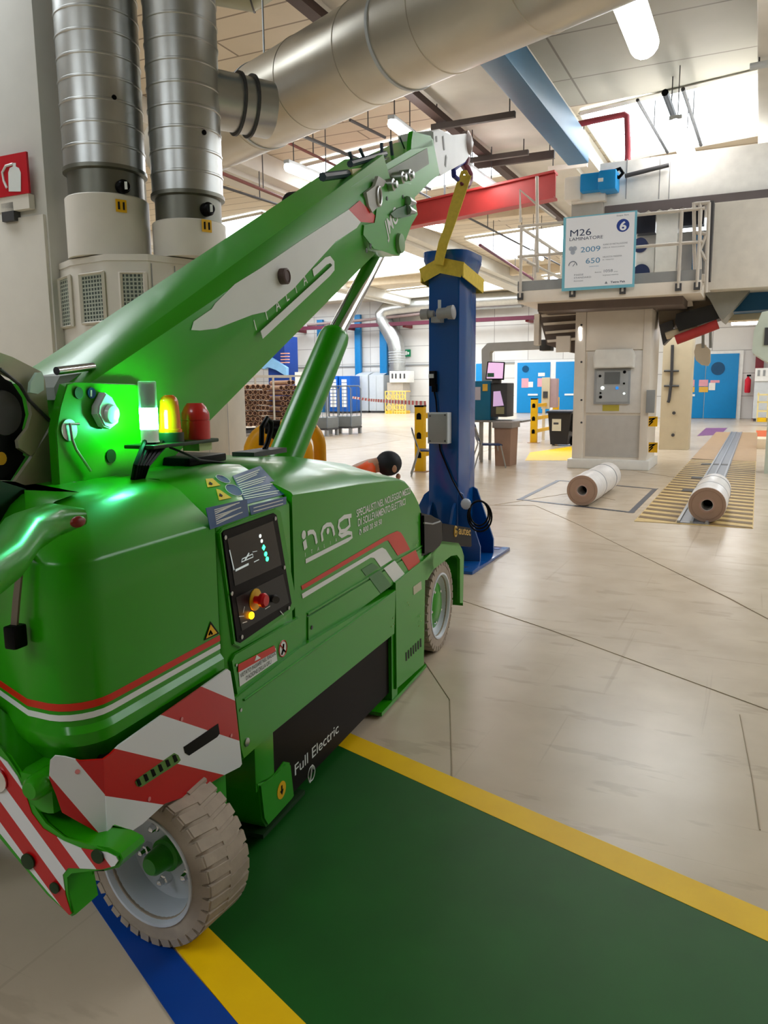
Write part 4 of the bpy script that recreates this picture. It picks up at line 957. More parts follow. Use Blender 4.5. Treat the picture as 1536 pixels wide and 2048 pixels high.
def skin2(chain, name, m, sub=2):
    """chain: list of (point, radius, parent index); local to the person's empty"""
    vs = [c[0] for c in chain]; es = [(c[2], i) for i, c in enumerate(chain) if c[2] is not None]
    me = bpy.data.meshes.new(name); me.from_pydata([Vector(v) for v in vs], es, [])
    ob = bpy.data.objects.new(name, me); COL.objects.link(ob); ob.modifiers.new('s', 'SKIN')
    if not me.skin_vertices:
        me.attributes  # skin layer is made by the operator in the UI; make it through bmesh
        bm = bmesh.new(); bm.from_mesh(me); bm.verts.layers.skin.verify(); bm.to_mesh(me); bm.free()
    for i, c in enumerate(chain):
        r_ = c[1]; me.skin_vertices[0].data[i].radius = r_ if isinstance(r_, tuple) else (r_, r_)
    me.skin_vertices[0].data[0].use_root = True
    md = ob.modifiers.new('b', 'SUBSURF'); md.levels = sub; md.render_levels = sub
    dg = bpy.context.evaluated_depsgraph_get(); dg.update()
    m2 = bpy.data.meshes.new_from_object(ob.evaluated_get(dg)); bpy.data.objects.remove(ob)
    for p in m2.polygons: p.use_smooth = True
    m2.materials.clear(); m2.materials.append(m); m2.name = name
    o2 = bpy.data.objects.new(name, m2); COL.objects.link(o2); o2.parent = person; ORG[o2.name] = ORG[person.name]
    return o2
# local: x right (towards the column), z up; hips over the heels, back bent forward, head low
hip = (-.22, 0, .52); sp1 = (-.12, 0, .72); sp2 = (.06, 0, .935); nk = (.2, 0, .96); hd0 = (.285, 0, .955)
body = [(hip, (.12, .10), None), (sp1, (.11, .09), 0), (sp2, (.11, .08), 1), (nk, .06, 2), (hd0, .085, 3), ((.32, 0, .90), .065, 4),
        ((.06, -.19, .84), .06, 2), ((.2, -.24, .62), .045, 6), ((.42, -.18, .5), .034, 7), ((.50, -.16, .47), (.035, .02), 8),
        ((.06, .19, .84), .06, 2), ((.2, .24, .62), .045, 10), ((.42, .18, .5), .034, 11), ((.50, .16, .47), (.035, .02), 12),
        ((-.1, -.12, .46), .09, 0), ((.16, -.15, .32), .075, 14), ((.12, -.15, .08), .055, 15), ((-.12, -.15, .07), .05, 16), ((-.30, -.15, .08), .045, 17),
        ((-.1, .12, .46), .09, 0), ((.22, .15, .5), .075, 19), ((.2, .15, .26), .055, 20), ((.16, .15, .08), .045, 21), ((.34, .15, .05), .04, 22)]
for sd, root in ((-1, 9), (1, 13)):
    bx_ = body[root][0]
    for k in range(4):
        y = bx_[1]+sd*(-.03+.02*k); L_ = (.035, .042, .04, .03)[k]
        i0 = len(body); body.append(((bx_[0]+.045, y, bx_[2]-.005), .009, root)); body.append(((bx_[0]+.045+L_, y, bx_[2]-.02), .008, i0)); body.append(((bx_[0]+.045+L_*1.5, y, bx_[2]-.045), .007, i0+1))
    i0 = len(body); body.append(((bx_[0]+.01, bx_[1]-sd*.045, bx_[2]-.01), .010, root)); body.append(((bx_[0]+.04, bx_[1]-sd*.06, bx_[2]-.03), .009, i0))
skin2(body, 'body', skinm)
skin2([((-.20, 0, .56), (.165, .14), None), (sp1, (.17, .14), 0), (sp2, (.185, .135), 1), ((.215, 0, .96), .10, 2), ((.06, -.19, .84), .075, 2), ((.2, -.24, .62), .06, 4), ((.38, -.19, .52), .048, 5), ((.06, .19, .84), .075, 2), ((.2, .24, .62), .06, 7), ((.38, .19, .52), .048, 8)], 'jacket', orng)
skin2([((-.22, 0, .52), (.16, .13), None), ((-.1, -.12, .46), .105, 0), ((.16, -.15, .32), .088, 1), ((.12, -.15, .085), .07, 2), ((-.12, -.15, .075), .062, 3), ((-.1, .12, .46), .105, 0), ((.22, .15, .5), .088, 5), ((.2, .15, .26), .07, 6), ((.17, .15, .12), .055, 7)], 'trousers', dtr)
part(MB().ball(Vector((PX_-.3+.30, PY_, .965)), (.105, .10, .10), seg=24), 'hair', hair, person)
parts([MB().ball(Vector((PX_-.3+.345, PY_-.088, .93)), (.02, .01, .03), seg=10), MB().ball(Vector((PX_-.3+.345, PY_+.088, .93)), (.02, .01, .03), seg=10)], 'ear', skinm, person)
part(MB().ball(Vector((PX_-.3+.375, PY_, .86)), (.02, .015, .025), seg=10), 'nose', skinm, person)
parts([MB().box((PX_-.3-.38, PY_-.2, 0), (PX_-.3-.18, PY_-.1, .1), bev=.03), MB().box((PX_-.3+.10, PY_+.1, 0), (PX_-.3+.40, PY_+.2, .1), bev=.03)], 'shoe', black, person)

# ================================================================ PILLAR, DUCTS, FILTER HOUSING (left)
pc_ = H.loc(Vector((-2.86, 7.0, 0)))     # near right corner
pillar = thing('trim_41', None, None, H, (pc_.x-.4, pc_.y+.6, 0), kind='structure')
part(MB().box((pc_.x-.81, pc_.y, 0), (pc_.x, pc_.y+1.25, 7.1), bev=.01), 'pillar_shaft', conc_wall, pillar)
part(MB().box((pc_.x-.95, pc_.y-.03, 0), (pc_.x-.02, pc_.y+1.0, 3.05), bev=.01), 'pillar_casing', cream, pillar)
sgA = pc_.y-.07
p, q = H.Y(-22, 318, sgA), H.Y(60, 386, sgA)
es_ = thing('extinguisher_sign', 'red square sign with white fire extinguisher picture on the left pillar', 'sign', H, ((p.x+q.x)/2, sgA, q.z))
sb_ = part(MB().box((p.x, sgA-.01, q.z), (q.x, sgA+.01, p.z)), 'sign_board', mat('sign_red', (190, 20, 34), .4), es_)
def ES(x, y): return H.Y(x, y, sgA-.012)
part(MB().prism([ES(x, y) for x, y in ((18, 383), (42, 383), (42, 345), (38, 336), (32, 333), (32, 326), (26, 326), (26, 333), (20, 336), (17, 345))], (0, -.003, 0)), 'extinguisher_drawing', decal_white, sb_)
part(MB().tube([ES(x, y) for x, y in ((26, 328), (12, 332), (5, 345), (8, 362), (14, 376))], .012, n=6), 'hose_drawing', decal_white, sb_)
part(MB().box((p.x+.02, sgA, q.z-.12), (q.x-.02, sgA+.06, q.z)), 'sign_lower_bar', cream, es_)
part(MB().box((p.x+.1, sgA, q.z-.2), (p.x+.25, sgA+.07, q.z-.05)), 'sign_bracket', dgrey, es_)

def vduct(x, y, r, z0, zc, lab, dotpx, knob, stick):
    t = thing('vertical_duct', lab, 'duct', WF, (x, y, z0))
    prof = []; z = zc+.22; prof.append((z, r)); k = 0
    while z < 6.2:
        z2 = z+.17; prof += [(z2-.012, r), (z2-.006, r+.007), (z2+.006, r+.007), (z2+.012, r)]; z = z2
    prof.append((6.48, r))
    part(MB().lathe((x, y, 0), (0, 0, 1), prof, n=48), 'spiral_pipe', galv, t)
    part(MB().lathe((x, y, 0), (0, 0, 1), [(zc, r-.01), (zc, r-.02), (zc+.2, r-.02), (zc+.21, r+.012), (zc+.24, r+.012)], n=48), 'collar', mat('collar_grey', (120, 120, 110), .4, metal=.8), t)
    part(MB().lathe((x, y, 0), (0, 0, 1), [(z0, r+.012), (zc, r+.012), (zc+.01, r+.0)], n=48), 'painted_lower_pipe', cream, t)
    def onfront(px, py, o_=.0):
        r3 = ray(px, py); d = Vector((r3.x, r3.y)); c_ = Vector((x, y)); A_ = d.dot(d); B_ = d.dot(c_); C_ = c_.dot(c_)-(r+o_)**2
        tt = (B_-math.sqrt(max(0, B_*B_-A_*C_)))/A_; P_ = CAMP+r3*tt; nrm = Vector((P_.x-x, P_.y-y, 0)).normalized(); return P_, nrm
    P_, n_ = onfront(*knob); kb = part(MB().lathe(P_, n_, [(-.02, .055), (.03, .055), (.04, .045), (.06, .04)], n=22), 'damper_knob', black, t)
    part(MB().box(P_+n_*.062+Vector((-.012, -.004, -.03)), P_+n_*.066+Vector((.012, .004, .03))), 'knob_pointer', decal_white, kb)
    P_, n_ = onfront(*dotpx); part(MB().lathe(P_, n_, [(-.01, .02), (.008, .02)], n=12), 'test_plug', black, t)
    P_, n_ = onfront(*stick, .013); u_ = Vector((0, 0, 1)).cross(n_)
    yl2 = part(MB().prism([P_+n_*.004+u_*a+Vector((0, 0, b)) for a, b in ((-.045, -.05), (.045, -.05), (.045, .05), (-.045, .05))], n_*.002), 'arrow_sticker', yelsign, t)
    for a in (-.02, .02): part(MB().box(P_+n_*.008+u_*a+Vector((-.007, -.003, -.03)), P_+n_*.009+u_*a+Vector((.007, .003, .03))), 'sticker_mark', black, yl2)
vduct(-2.34, 7.0, .33, 2.66, 3.14, 'left of the two galvanised ducts rising beside the white pillar', (228, 195), (245, 374), (242, 412))
vduct(-1.66, 7.05, .298, 2.66, 2.95, 'right of the two galvanised ducts, nearer the crane boom', (408, 265), (414, 419), (413, 452))

# filter housing
EN = [(113, 7.2), (147, 6.85), (217, 6.6), (300, 6.62), (400, 6.95), (485, 7.9)]
def wx(px, Y): r_ = ray(px, 600); return Vector((r_.x*Y/r_.y, Y, 0))
ep = [wx(*e) for e in EN]; back = [Vector((-1.75, 9.0, 0)), Vector((-3.0, 8.8, 0))]
fh = thing('filter_housing', 'cream faceted filter housing with mesh grilles under the two vertical ducts', 'housing', WF, (-2.0, 7.4, 0))
poly = ep+back
c_ = sum(poly, Vector())/len(poly)
part(MB().prism([p+Vector((0, 0, 1.84)) for p in poly], (0, 0, .80)), 'upper_casing', cream, fh)
part(MB().prism([c_+(p-c_)*.985 for p in poly], (0, 0, 1.84)), 'lower_casing', mat('cream_lower', (205, 198, 180), .5), fh)
part(MB().prism([c_+(p-c_)*1.012+Vector((0, 0, 2.60)) for p in poly], (0, 0, .05)), 'top_rim', cream, fh)
meshm = bpy.data.materials.new('grille_mesh'); meshm.use_nodes = True
_nt = meshm.node_tree; _b = _nt.nodes['Principled BSDF']; _br = _nt.nodes.new('ShaderNodeTexBrick'); _uv = _nt.nodes.new('ShaderNodeTexCoord'); _s = _nt.nodes.new('ShaderNodeSeparateXYZ'); _c = _nt.nodes.new('ShaderNodeCombineXYZ')
_nt.links.new(_uv.outputs['Object'], _s.inputs[0]); _nt.links.new(_s.outputs['X'], _c.inputs[0]); _nt.links.new(_s.outputs['Z'], _c.inputs[1]); _nt.links.new(_c.outputs[0], _br.inputs['Vector'])
_br.offset = 0; _br.inputs['Scale'].default_value = 1; _br.inputs['Brick Width'].default_value = .032; _br.inputs['Row Height'].default_value = .032; _br.inputs['Mortar Size'].default_value = .006
_br.inputs['Color1'].default_value = (*lin((64, 76, 70)), 1); _br.inputs['Color2'].default_value = (*lin((54, 66, 60)), 1); _br.inputs['Mortar'].default_value = (*lin((170, 176, 160)), 1)
_nt.links.new(_br.outputs['Color'], _b.inputs['Base Color'])
for i, (x0, x1, y0, y1) in enumerate(((120, 142, 556, 652), (162, 208, 548, 644), (241, 290, 547, 640))):
    A_, B_ = ep[i], ep[i+1]; d = (B_-A_).normalized(); n_ = Vector((d.y, -d.x, 0))
    def hit(px, py, o_=0):
        r_ = ray(px, py); q0 = A_+n_*o_; tt = q0.dot(n_)/r_.dot(n_) if True else 0
        return CAMP+r_*tt
    P4 = [hit(x0, y0, .012), hit(x1, y0-2, .012), hit(x1+4, y1, .012), hit(x0+5, y1+3, .012)]
    z0_, z1_ = (P4[2].z+P4[3].z)/2, (P4[0].z+P4[1].z)/2
    a_, b_ = (P4[0]+P4[3])/2, (P4[1]+P4[2])/2
    Q = [Vector((a_.x, a_.y, z0_)), Vector((b_.x, b_.y, z0_)), Vector((b_.x, b_.y, z1_)), Vector((a_.x, a_.y, z1_))]
    gr = part(MB().prism(Q, n_*.004), 'grille', meshm, fh)
    part(MB().tube([v+n_*.006 for v in Q], .02, n=4, closed=True), 'grille_frame', cream, gr)
for i in (3, 4):
    A_, B_ = ep[i], ep[i+1]; d = (B_-A_).normalized(); n_ = Vector((d.y, -d.x, 0))
    for t_ in (.05, .5): p = A_.lerp(B_, t_)+n_*.003; part(MB().prism([p+Vector((0, 0, .1)), p+d*.008+Vector((0, 0, .1)), p+d*.008+Vector((0, 0, 2.58)), p+Vector((0, 0, 2.58))], n_*.002), 'panel_seam', grey, fh)

# yellow guard hoops by the housing corner
def hoop(Y, xa, xb, ztop, r_, lab):
    t = thing('guard_hoop', lab, 'guard rail', WF, ((xa+xb)/2, Y, 0), 'yellow guard hoops by the filter housing')
    R_ = .22; pts = [(xa, Y, 0), (xa, Y, ztop-R_)]
    pts += [(xa+R_-R_*math.cos(a), Y, ztop-R_+R_*math.sin(a)) for a in [PI/2*k/6 for k in range(1, 7)]]
    pts += [(xb-R_+R_*math.sin(a), Y, ztop-R_+R_*math.cos(a)) for a in [PI/2*k/6 for k in range(0, 7)]]+[(xb, Y, 0)]
    part(MB().tube(pts, r_, n=18), 'hoop_tube', mat('guard_yellow', (235, 165, 12), .35), t)
    for f in (.28, .66):
        x = xa+(xb-xa)*f; part(MB().cyl((x, Y, ztop), (x+.13, Y, ztop), r_+.004, n=18), 'black_band', black, t)
    for x in (xa, xb): part(MB().box((x-.12, Y-.12, 0), (x+.12, Y+.12, .015)), 'foot_plate', yellow, t)
hx = wx(494, 6.9).x
hoop(6.9, hx, hx+.46, 1.20, .082, 'nearer yellow guard hoop with black bands at the filter housing corner')
hoop(7.35, hx+.1, hx+.56, 1.24, .06, 'farther yellow guard hoop standing behind the nearer one')

# big slanting duct overhead
C0 = ondepth(742, 104, 7.3); dd_ = ray(-460, 713).normalized()
bd = thing('overhead_duct', 'huge galvanised round duct crossing overhead from upper right down to the left', 'duct', WF, tuple(C0))
g = []
prof = [(-9, .45)]
for k in range(-8, 5):
    prof += [(k*1.05-.012, .45), (k*1.05-.008, .456), (k*1.05+.008, .456), (k*1.05+.012, .45)]
prof.append((4.6, .45))
part(MB().lathe(C0, dd_, prof, n=64), 'duct_pipe', mat('duct_zinc', (204, 198, 184), .32, metal=.6, var=.08, scale=2), bd)
for k in (-3.3, -.55, 2.0): part(MB().lathe(C0+dd_*k, dd_, [(0, .46), (.035, .46)], n=64), 'hanger_strap', lgrey, bd)
for k in (-3.3, -.55, 2.0): part(MB().cyl(C0+dd_*k+Vector((0, 0, .45)), Vector((C0.x+dd_.x*k, C0.y+dd_.y*k, 7.1)), .012, n=8), 'hanger_rod', steel, bd)
# branch between vertical duct and the big one
b0_ = Vector((-1.62, 7.15, 4.05)); b1_ = b0_+Vector((.62, .35, -.02))
br = thing('branch_duct', 'short round branch duct with dark flange rings joining the right vertical duct', 'duct', WF, tuple(b0_))
part(MB().cyl(b0_, b1_, .235, n=36), 'branch_pipe', galv, br)
dv = (b1_-b0_).normalized()
for k in (.40, .52): part(MB().lathe(b0_+dv*k, dv, [(0, .235), (0, .262), (.02, .262), (.02, .235)], n=36), 'flange_ring', dgrey, br)
# small curved duct at the top
cdm = mat('dull_zinc', (150, 152, 130), .45, metal=.6)
e0 = ondepth(500, -60, 10.5)
cdp = [e0+Vector((-.9, .2, .9)), e0+Vector((-.7, .1, .25)), e0+Vector((-.4, 0, -.05)), e0+Vector((-.05, 0, -.12)), e0+Vector((.3, .0, .1)), e0+Vector((.55, 0, .5)), e0+Vector((.65, 0, 1.0))]
ud = thing('curved_duct', 'dull curved duct bend under the ceiling above the right vertical duct', 'duct', WF, tuple(e0))
part(MB().tube(cdp, .38, n=28), 'duct_bend', cdm, ud)
for k in (1, 3, 4): 
    t_ = (cdp[k+1]-cdp[k-1]).normalized(); part(MB().lathe(cdp[k], t_, [(-.012, .39), (.012, .39)], n=28), 'bend_seam', dgrey, ud)

# ================================================================ LAMINATING MACHINE (right)
LA = 15.2
lam = thing('laminating_machine', 'tall cream laminating machine with control panel, upper platform and white overhead housing', 'machine', H, (-2.5, LA, 0))
def HY(x, y, a): return H.Y(x, y, a)
def hbox(x0, y0, x1, y1, a, dep, m, name, parent, bev=.0, mb=None, label=None):
    ym, xm = (y0+y1)/2, (x0+x1)/2
    l = HY(x0, ym, a).x; r_ = HY(x1, ym, a).x; t_ = HY(xm, y0, a).z; b_ = HY(xm, y1, a).z
    B = (mb or MB()).box((l, a, b_), (r_, a+dep, t_), bev=bev)
    return B if mb is not None else part(B, name, m, parent, label)
def hpoly(px, a, dep, m, name, parent, label=None):
    return part(MB().prism([HY(x, y, a) for x, y in px], (0, dep, 0)), name, m, parent, label)
cb_ = part(MB().box((-3.2, LA, .16), (-1.82, LA+1.2, 3.22), bev=.02), 'column_body', cream2, lam)
part(MB().box((-3.27, LA-.12, 0), (-1.76, LA+1.25, .18), bev=.02), 'plinth', white, lam)
hbox(1173, 600, 1288, 700, LA-.03, .05, cream2, 'upper_panel', lam, .01)
hbox(1173, 702, 1288, 826, LA-.03, .05, mat('panel_pale', (224, 220, 214), .35), 'middle_panel', lam, .01)
hbox(1171, 831, 1293, 914, LA-.012, .03, mat('lower_panel_grey', (196, 192, 186), .5), 'lower_panel', lam, .004)
part(MB().box((-3.2, LA-.04, .18), (-3.0, LA+.02, 3.2), bev=.015), 'corner_post', cream2, lam)
part(MB().box((-1.96, LA-.05, .18), (-1.82, LA+.02, 3.2), bev=.015), 'corner_post', cream2, lam)
for y in (650, 724, 800, 845): part(MB().lathe(HY(1163, y, LA-.04), (0, -1, 0), [(0, .02), (.01, .02)], n=10), 'post_bolt', dgrey, lam)
hd = part(MB().prism([HY(x, y, LA-.03) for x, y in ((1190, 737), (1188, 712), (1194, 700), (1266, 698), (1272, 710), (1270, 735))], (0, -.14, 0), None, .02), 'panel_hood', white, lam)
pnl = hbox(1188, 738, 1260, 808, LA-.07, .05, mat('control_grey', (160, 164, 168), .4), 'control_panel', lam, .008)
hbox(1193, 741, 1256, 804, LA-.075, .01, mat('control_face', (176, 180, 182), .4), 'panel_face', pnl)
hbox(1209, 744, 1240, 768, LA-.085, .012, mat('display_dark', (110, 114, 116), .3), 'display', pnl)
for x, y, m_, r_ in ((1205, 776, ledw, .035), (1234, 776, mat('button_blue', (50, 140, 230), .4, emit=.6), .03), (1248, 787, ledw, .022), (1200, 752, black, .025), (1201, 786, black, .02), (1201, 794, black, .03), (1248, 767, black, .02), (1249, 744, black, .03)):
    part(MB().lathe(HY(x, y, LA-.076), (0, -1, 0), [(0, r_), (.015, r_*.8)], n=14), 'panel_button', m_, pnl)
hbox(1205, 810, 1238, 822, LA-.036, .01, mat('yellow_olive_label', (190, 176, 70), .5), 'yellow_label', lam)
hbox(1292, 780, 1309, 826, LA-.12, .08, grey, 'side_switch_box', lam, .01)
for y0 in (833, 885):
    hz_ = hbox(1297, y0, 1315, y0+20, LA-.056, .012, yelsign, 'hazard_patch', lam)
    for k in range(3): hpoly([(1298, y0+19-6*k), (1298, y0+16-6*k), (1304+4*k if k < 2 else 1312, y0+9-6*k if k < 2 else y0+2), (1307+3*k if k < 2 else 1314, y0+10-5*k if k < 2 else y0+3)], LA-.060, .003, black, 'hazard_bar', hz_)
hpoly([(1158, 655), (1160, 680), (1162, 680), (1162, 655)], LA-.05, .01, lampM, 'bright_slot', lam)
# platform
PA = 14.3
pl0, pl1 = HY(1035, 592, PA), HY(1402, 570, PA)
zl = (HY(1035, 604, PA).z+HY(1402, 588, PA).z)/2; zt_ = (HY(1035, 582, PA).z+HY(1402, 560, PA).z)/2
xL, xR = pl0.x, pl1.x
part(MB().box((xL, PA, zl), (xR, PA+3.6, zt_), bev=.01), 'platform_deck', cream2, lam)
part(MB().box((xL, PA, zt_), (xR, PA+.03, zt_+.17)), 'toe_board', grey, lam)
part(MB().box((xL, PA, zt_), (xL+.03, PA+3.4, zt_+.17)), 'toe_board', grey, lam)
part(MB().box((xL+.3, PA+.3, zl-.14), (xR-.3, PA+3.0, zl)), 'deck_underframe', mat('underframe_brown', (110, 98, 92), .6), lam)
rail = mat('rail_paint', (206, 198, 186), .4)
zr1 = zt_+1.12; zr2 = zt_+.6
for x in (xL+.06, xL+1.0, xR-1.25, xR-.35, xR-.06):
    po = part(MB().tube([(x, PA-.03, zt_-.12), (x, PA-.03, zr1)], .028, n=10), 'railing_post', rail, lam)
    part(MB().box((x-.05, PA-.05, zt_-.16), (x+.05, PA, zt_-.04)), 'post_socket', dgrey, po)
for z in (zr1, zr2): part(MB().tube([(xL, PA-.03, z), (xR, PA-.03, z)], .026, n=10), 'front_rail', rail, lam)
for z in (zr1, zr2): part(MB().tube([(xL+.03, PA, z), (xL+.03, PA+3.3, z)], .026, n=10), 'side_rail', rail, lam)
for a in (PA+1.1, PA+2.2, PA+3.3): part(MB().tube([(xL+.03, a, zt_), (xL+.03, a, zr1)], .026, n=10), 'railing_post', rail, lam)
part(MB().tube([HY(1075, 545, PA+.5), HY(1074, 353, PA+.5)], .03, n=10), 'tall_pole', rail, lam)
part(MB().tube([HY(1041, 445, PA+.5), HY(1040, 380, PA+.5), HY(1075, 410, PA+.5), HY(1110, 436, PA+1.0)], .025, n=10), 'rail_end_hoop', rail, lam)
part(MB().tube([HY(1050, 462, PA+.4), HY(1125, 512, PA+1.5)], .022, n=8), 'diagonal_brace', rail, lam)
part(MB().tube([HY(1055, 525, PA+.4), HY(1125, 556, PA+1.2)], .022, n=8), 'diagonal_brace', rail, lam)
# right end gate frame
for px in ([(1388, 405), (1390, 583)], [(1418, 405), (1412, 585)], [(1388, 408), (1420, 405)], [(1390, 465), (1414, 468)], [(1400, 405), (1400, 580)], [(1413, 470), (1400, 500), (1412, 520)]):
    part(MB().tube([HY(x, y, PA+.06) for x, y in px], .03, n=8), 'gate_tube', rail, lam)
hbox(1416, 402, 1424, 560, PA+.2, .3, dgrey, 'gate_post', lam)
# big white side panel and the upper housing
wp = part(MB().box((HY(1424, 500, LA).x, LA-.2, 3.18), (1.6, LA+2.2, 4.62), bev=.02), 'white_side_panel', mat('panel_cream_white', (232, 226, 214), .45), lam)
part(MB().box((HY(1200, 330, 16).x, 16.0, 4.95), (1.6, 18.0, 5.75), bev=.02), 'upper_housing', white, lam)
for x in (1252, 1318, 1338): hbox(x, 318, x+2, 398, 15.99, .02, grey, 'housing_seam', lam)
rg = MB(); x0_ = HY(1210, 400, 15.95).x
for k in range(24):
    b = x0_+k*.2; rg.prism([(b, 15.94, 4.95), (b, 15.94, 4.80), (b+.1, 15.94, 4.74), (b+.2, 15.94, 4.80), (b+.2, 15.94, 4.95)], (0, .03, 0))
part(rg, 'scalloped_skirt', mat('skirt_brown', (92, 84, 84), .7), lam)
part(MB().tube([HY(1250, 352, 15.9), HY(1338, 330, 15.9)], .04, n=10), 'housing_pipe', dgrey, lam)
for x0, x1, y0, y1, m_ in ((1312, 1355, 395, 552, white), (1338, 1356, 318, 400, white)):
    hbox(x0, y0, x1, y1, 16.3, .5, m_, 'upright_column', lam, .01)
dkw = mat('dark_opening', (44, 48, 62), .3)
for x0, y0, x1, y1 in ((1272, 428, 1311, 466), (1357, 420, 1408, 450), (1272, 405, 1311, 424)):
    hbox(x0, y0, x1, y1, 16.9, .3, dkw if y0 > 410 else grey, 'dark_opening', lam)
hbox(1272, 466, 1420, 552, 17.2, .1, mat('inner_pale', (198, 196, 192), .5), 'inner_wall', lam)
hbox(1270, 494, 1309, 548, 16.5, .4, white, 'inner_gearbox', lam, .05)
part(MB().lathe(HY(1280, 490, 16.45), (0, 1, 0), [(0, .14), (.3, .14)], n=24), 'inner_roller', mat('roller_navy', (40, 50, 90), .4), lam)
part(MB().lathe(HY(1282, 545, 16.45), (0, 1, 0), [(0, .16), (.3, .16)], n=24), 'inner_roller', mat('roller_navy', (40, 50, 90), .4), lam)
hbox(1385, 470, 1403, 545, 16.8, .3, lblue, 'blue_inner_post', lam)
# drive motor
mo = hbox(1160, 345, 1205, 381, 15.6, .4, doorblue, 'drive_motor', lam, .03)
hbox(1196, 338, 1232, 379, 15.55, .45, doorblue, 'motor_end', mo, .05)
hbox(1196, 356, 1206, 363, 15.53, .02, white, 'motor_plate', mo)
part(MB().tube([HY(x, y, 15.7) for x, y in ((1228, 342), (1240, 337), (1246, 346), (1238, 355), (1230, 352))], .035, n=8), 'motor_hose', black, mo)
hbox(1128, 352, 1162, 400, 15.7, .5, cream2, 'gear_housing', lam, .05)
hbox(1143, 386, 1206, 434, 15.9, .5, mat('bracket_cream_grey', (170, 166, 158), .5), 'motor_bracket', lam, .01)
hbox(1143, 384, 1210, 404, 15.8, .4, cream2, 'bracket_cap', lam, .01)
# infeed block under the deck, left
lb = hpoly([(1073, 606), (1156, 600), (1154, 706), (1140, 705), (1094, 690), (1080, 640)], 15.5, .9, mat('underframe_brown', (110, 98, 92), .6), 'louvred_block', lam)
for k in range(5): hpoly([(1078+4*k, 612+17*k), (1154, 607+17*k), (1154, 612+17*k), (1079+4*k, 617+17*k)], 15.44, .08, cream2, 'louvre_blade', lb)
hbox(1112, 672, 1140, 704, 15.4, .1, cream2, 'cream_bracket', lb)
hbox(1068, 628, 1078, 690, 15.45, .2, cream2, 'side_rail_plate', lb)
# outfeed block on the right
hpoly([(1316, 590), (1406, 572), (1424, 600), (1424, 625), (1355, 640), (1345, 660), (1318, 650)], 15.7, .7, mat('outfeed_taupe', (142, 128, 110), .5), 'outfeed_block', lam)
hpoly([(1352, 628), (1428, 608), (1441, 636), (1358, 663), (1350, 645)], 15.5, .6, mat('belt_black', (40, 40, 40), .5), 'outfeed_belt', lam)
hpoly([(1330, 588), (1384, 600), (1386, 612), (1340, 616)], 15.6, .2, cream2, 'outfeed_cream_plate', lam)
part(MB().tube([HY(1352, 680, 15.5), HY(1400, 662, 15.5), HY(1436, 648, 15.5)], .09, n=10), 'red_outfeed_bar', redpaint, lam)
part(MB().tube([HY(1332, 672, 15.6), HY(1395, 650, 15.6)], .07, n=8), 'outfeed_support', beige, lam)
hpoly([(1318, 650), (1345, 640), (1348, 668), (1326, 690)], 15.6, .3, dgrey, 'outfeed_motor', lam)
hpoly([(1408, 585), (1500, 580), (1478, 606), (1446, 640), (1438, 634), (1420, 600)], 15.4, 1.2, mat('chute_grey', (150, 150, 142), .4), 'grey_chute', lam)
hpoly([(1478, 600), (1500, 580), (1640, 574), (1640, 612), (1462, 624)], 15.8, .8, mat('chute_blue', (34, 96, 140), .4), 'blue_chute', lam)
hpoly([(1440, 628), (1640, 612), (1640, 632), (1445, 642)], 16.4, .5, beige, 'beige_beam', lam)
# second beige column and its cables
cA = 20.3; c0_, c1_ = HY(1318, 880, cA).x, HY(1376, 880, cA).x
sc = part(MB().box((c0_, cA, 0), (c1_, cA+.7, 3.3), bev=.01), 'rear_column', beige, lam)
part(MB().tube([HY(x, y, cA-.03) for x, y in ((1345, 690), (1343, 760), (1338, 800), (1336, 805))], .035, n=8), 'column_cable', dgrey, sc)
for y in (742, 772): part(MB().tube([HY(1328, y, cA-.03), HY(1358, y, cA-.03)], .025, n=6), 'cable_clip', dgrey, sc)
for x, y in ((1348, 826), (1346, 870)): part(MB().lathe(HY(x, y, cA), (0, -1, 0), [(0, .04), (.03, .04)], n=10), 'column_bolt', dgrey, sc)
# hanging reel arm and its disc
part(MB().prism([HY(x, y, 17.6) for x, y in ((1404, 686), (1392, 689), (1388, 704), (1391, 720), (1403, 730), (1416, 732), (1421, 724), (1421, 700), (1416, 697), (1412, 690))], (0, .08, 0), None, .01), 'hanging_disc', cream2, lam)
for x in (1406, 1421): part(MB().cyl(HY(x, 650, 17.6), HY(x, 696, 17.6), .03, n=8), 'hanger_bar', grey, lam)

# machine number poster on the railing
SA = PA-.1
po_ = thing('information_poster', 'white poster with a blue number six badge hung on the platform railing', 'poster', H, (HY(1198, 500, SA).x, SA, HY(1198, 580, SA).z))
Pp = [HY(1125, 582, SA), HY(1271, 574, SA), HY(1272, 418, SA), HY(1125, 438, SA)]
xl_, xr_ = (Pp[0].x+Pp[3].x)/2, (Pp[1].x+Pp[2].x)/2; zb_, zt2 = (Pp[0].z+Pp[1].z)/2, (Pp[2].z+Pp[3].z)/2
bdm = mat('poster_edge_blue', (120, 190, 210), .4); pw = mat('poster_white', (240, 244, 250), .35, var=0); ink = mat('ink_navy', (44, 62, 96), .5, var=0); ink2 = mat('ink_teal', (90, 150, 190), .5, var=0); inkg = mat('ink_grey', (120, 130, 145), .5, var=0); num = mat('badge_blue', (34, 64, 150), .4, var=0)
bb_ = part(MB().box((xl_, SA, zb_), (xr_, SA+.015, zt2)), 'poster_border', bdm, po_)
fc = part(MB().box((xl_+.05, SA-.004, zb_+.05), (xr_-.035, SA, zt2-.02)), 'poster_sheet', pw, po_)
Wd_, Hd_ = xr_-xl_, zt2-zb_
XD, ZD = (1, 0, 0), (0, 0, 1)
def pt(u, v): return Vector((xl_+u*Wd_, SA-.0045, zt2-v*Hd_))
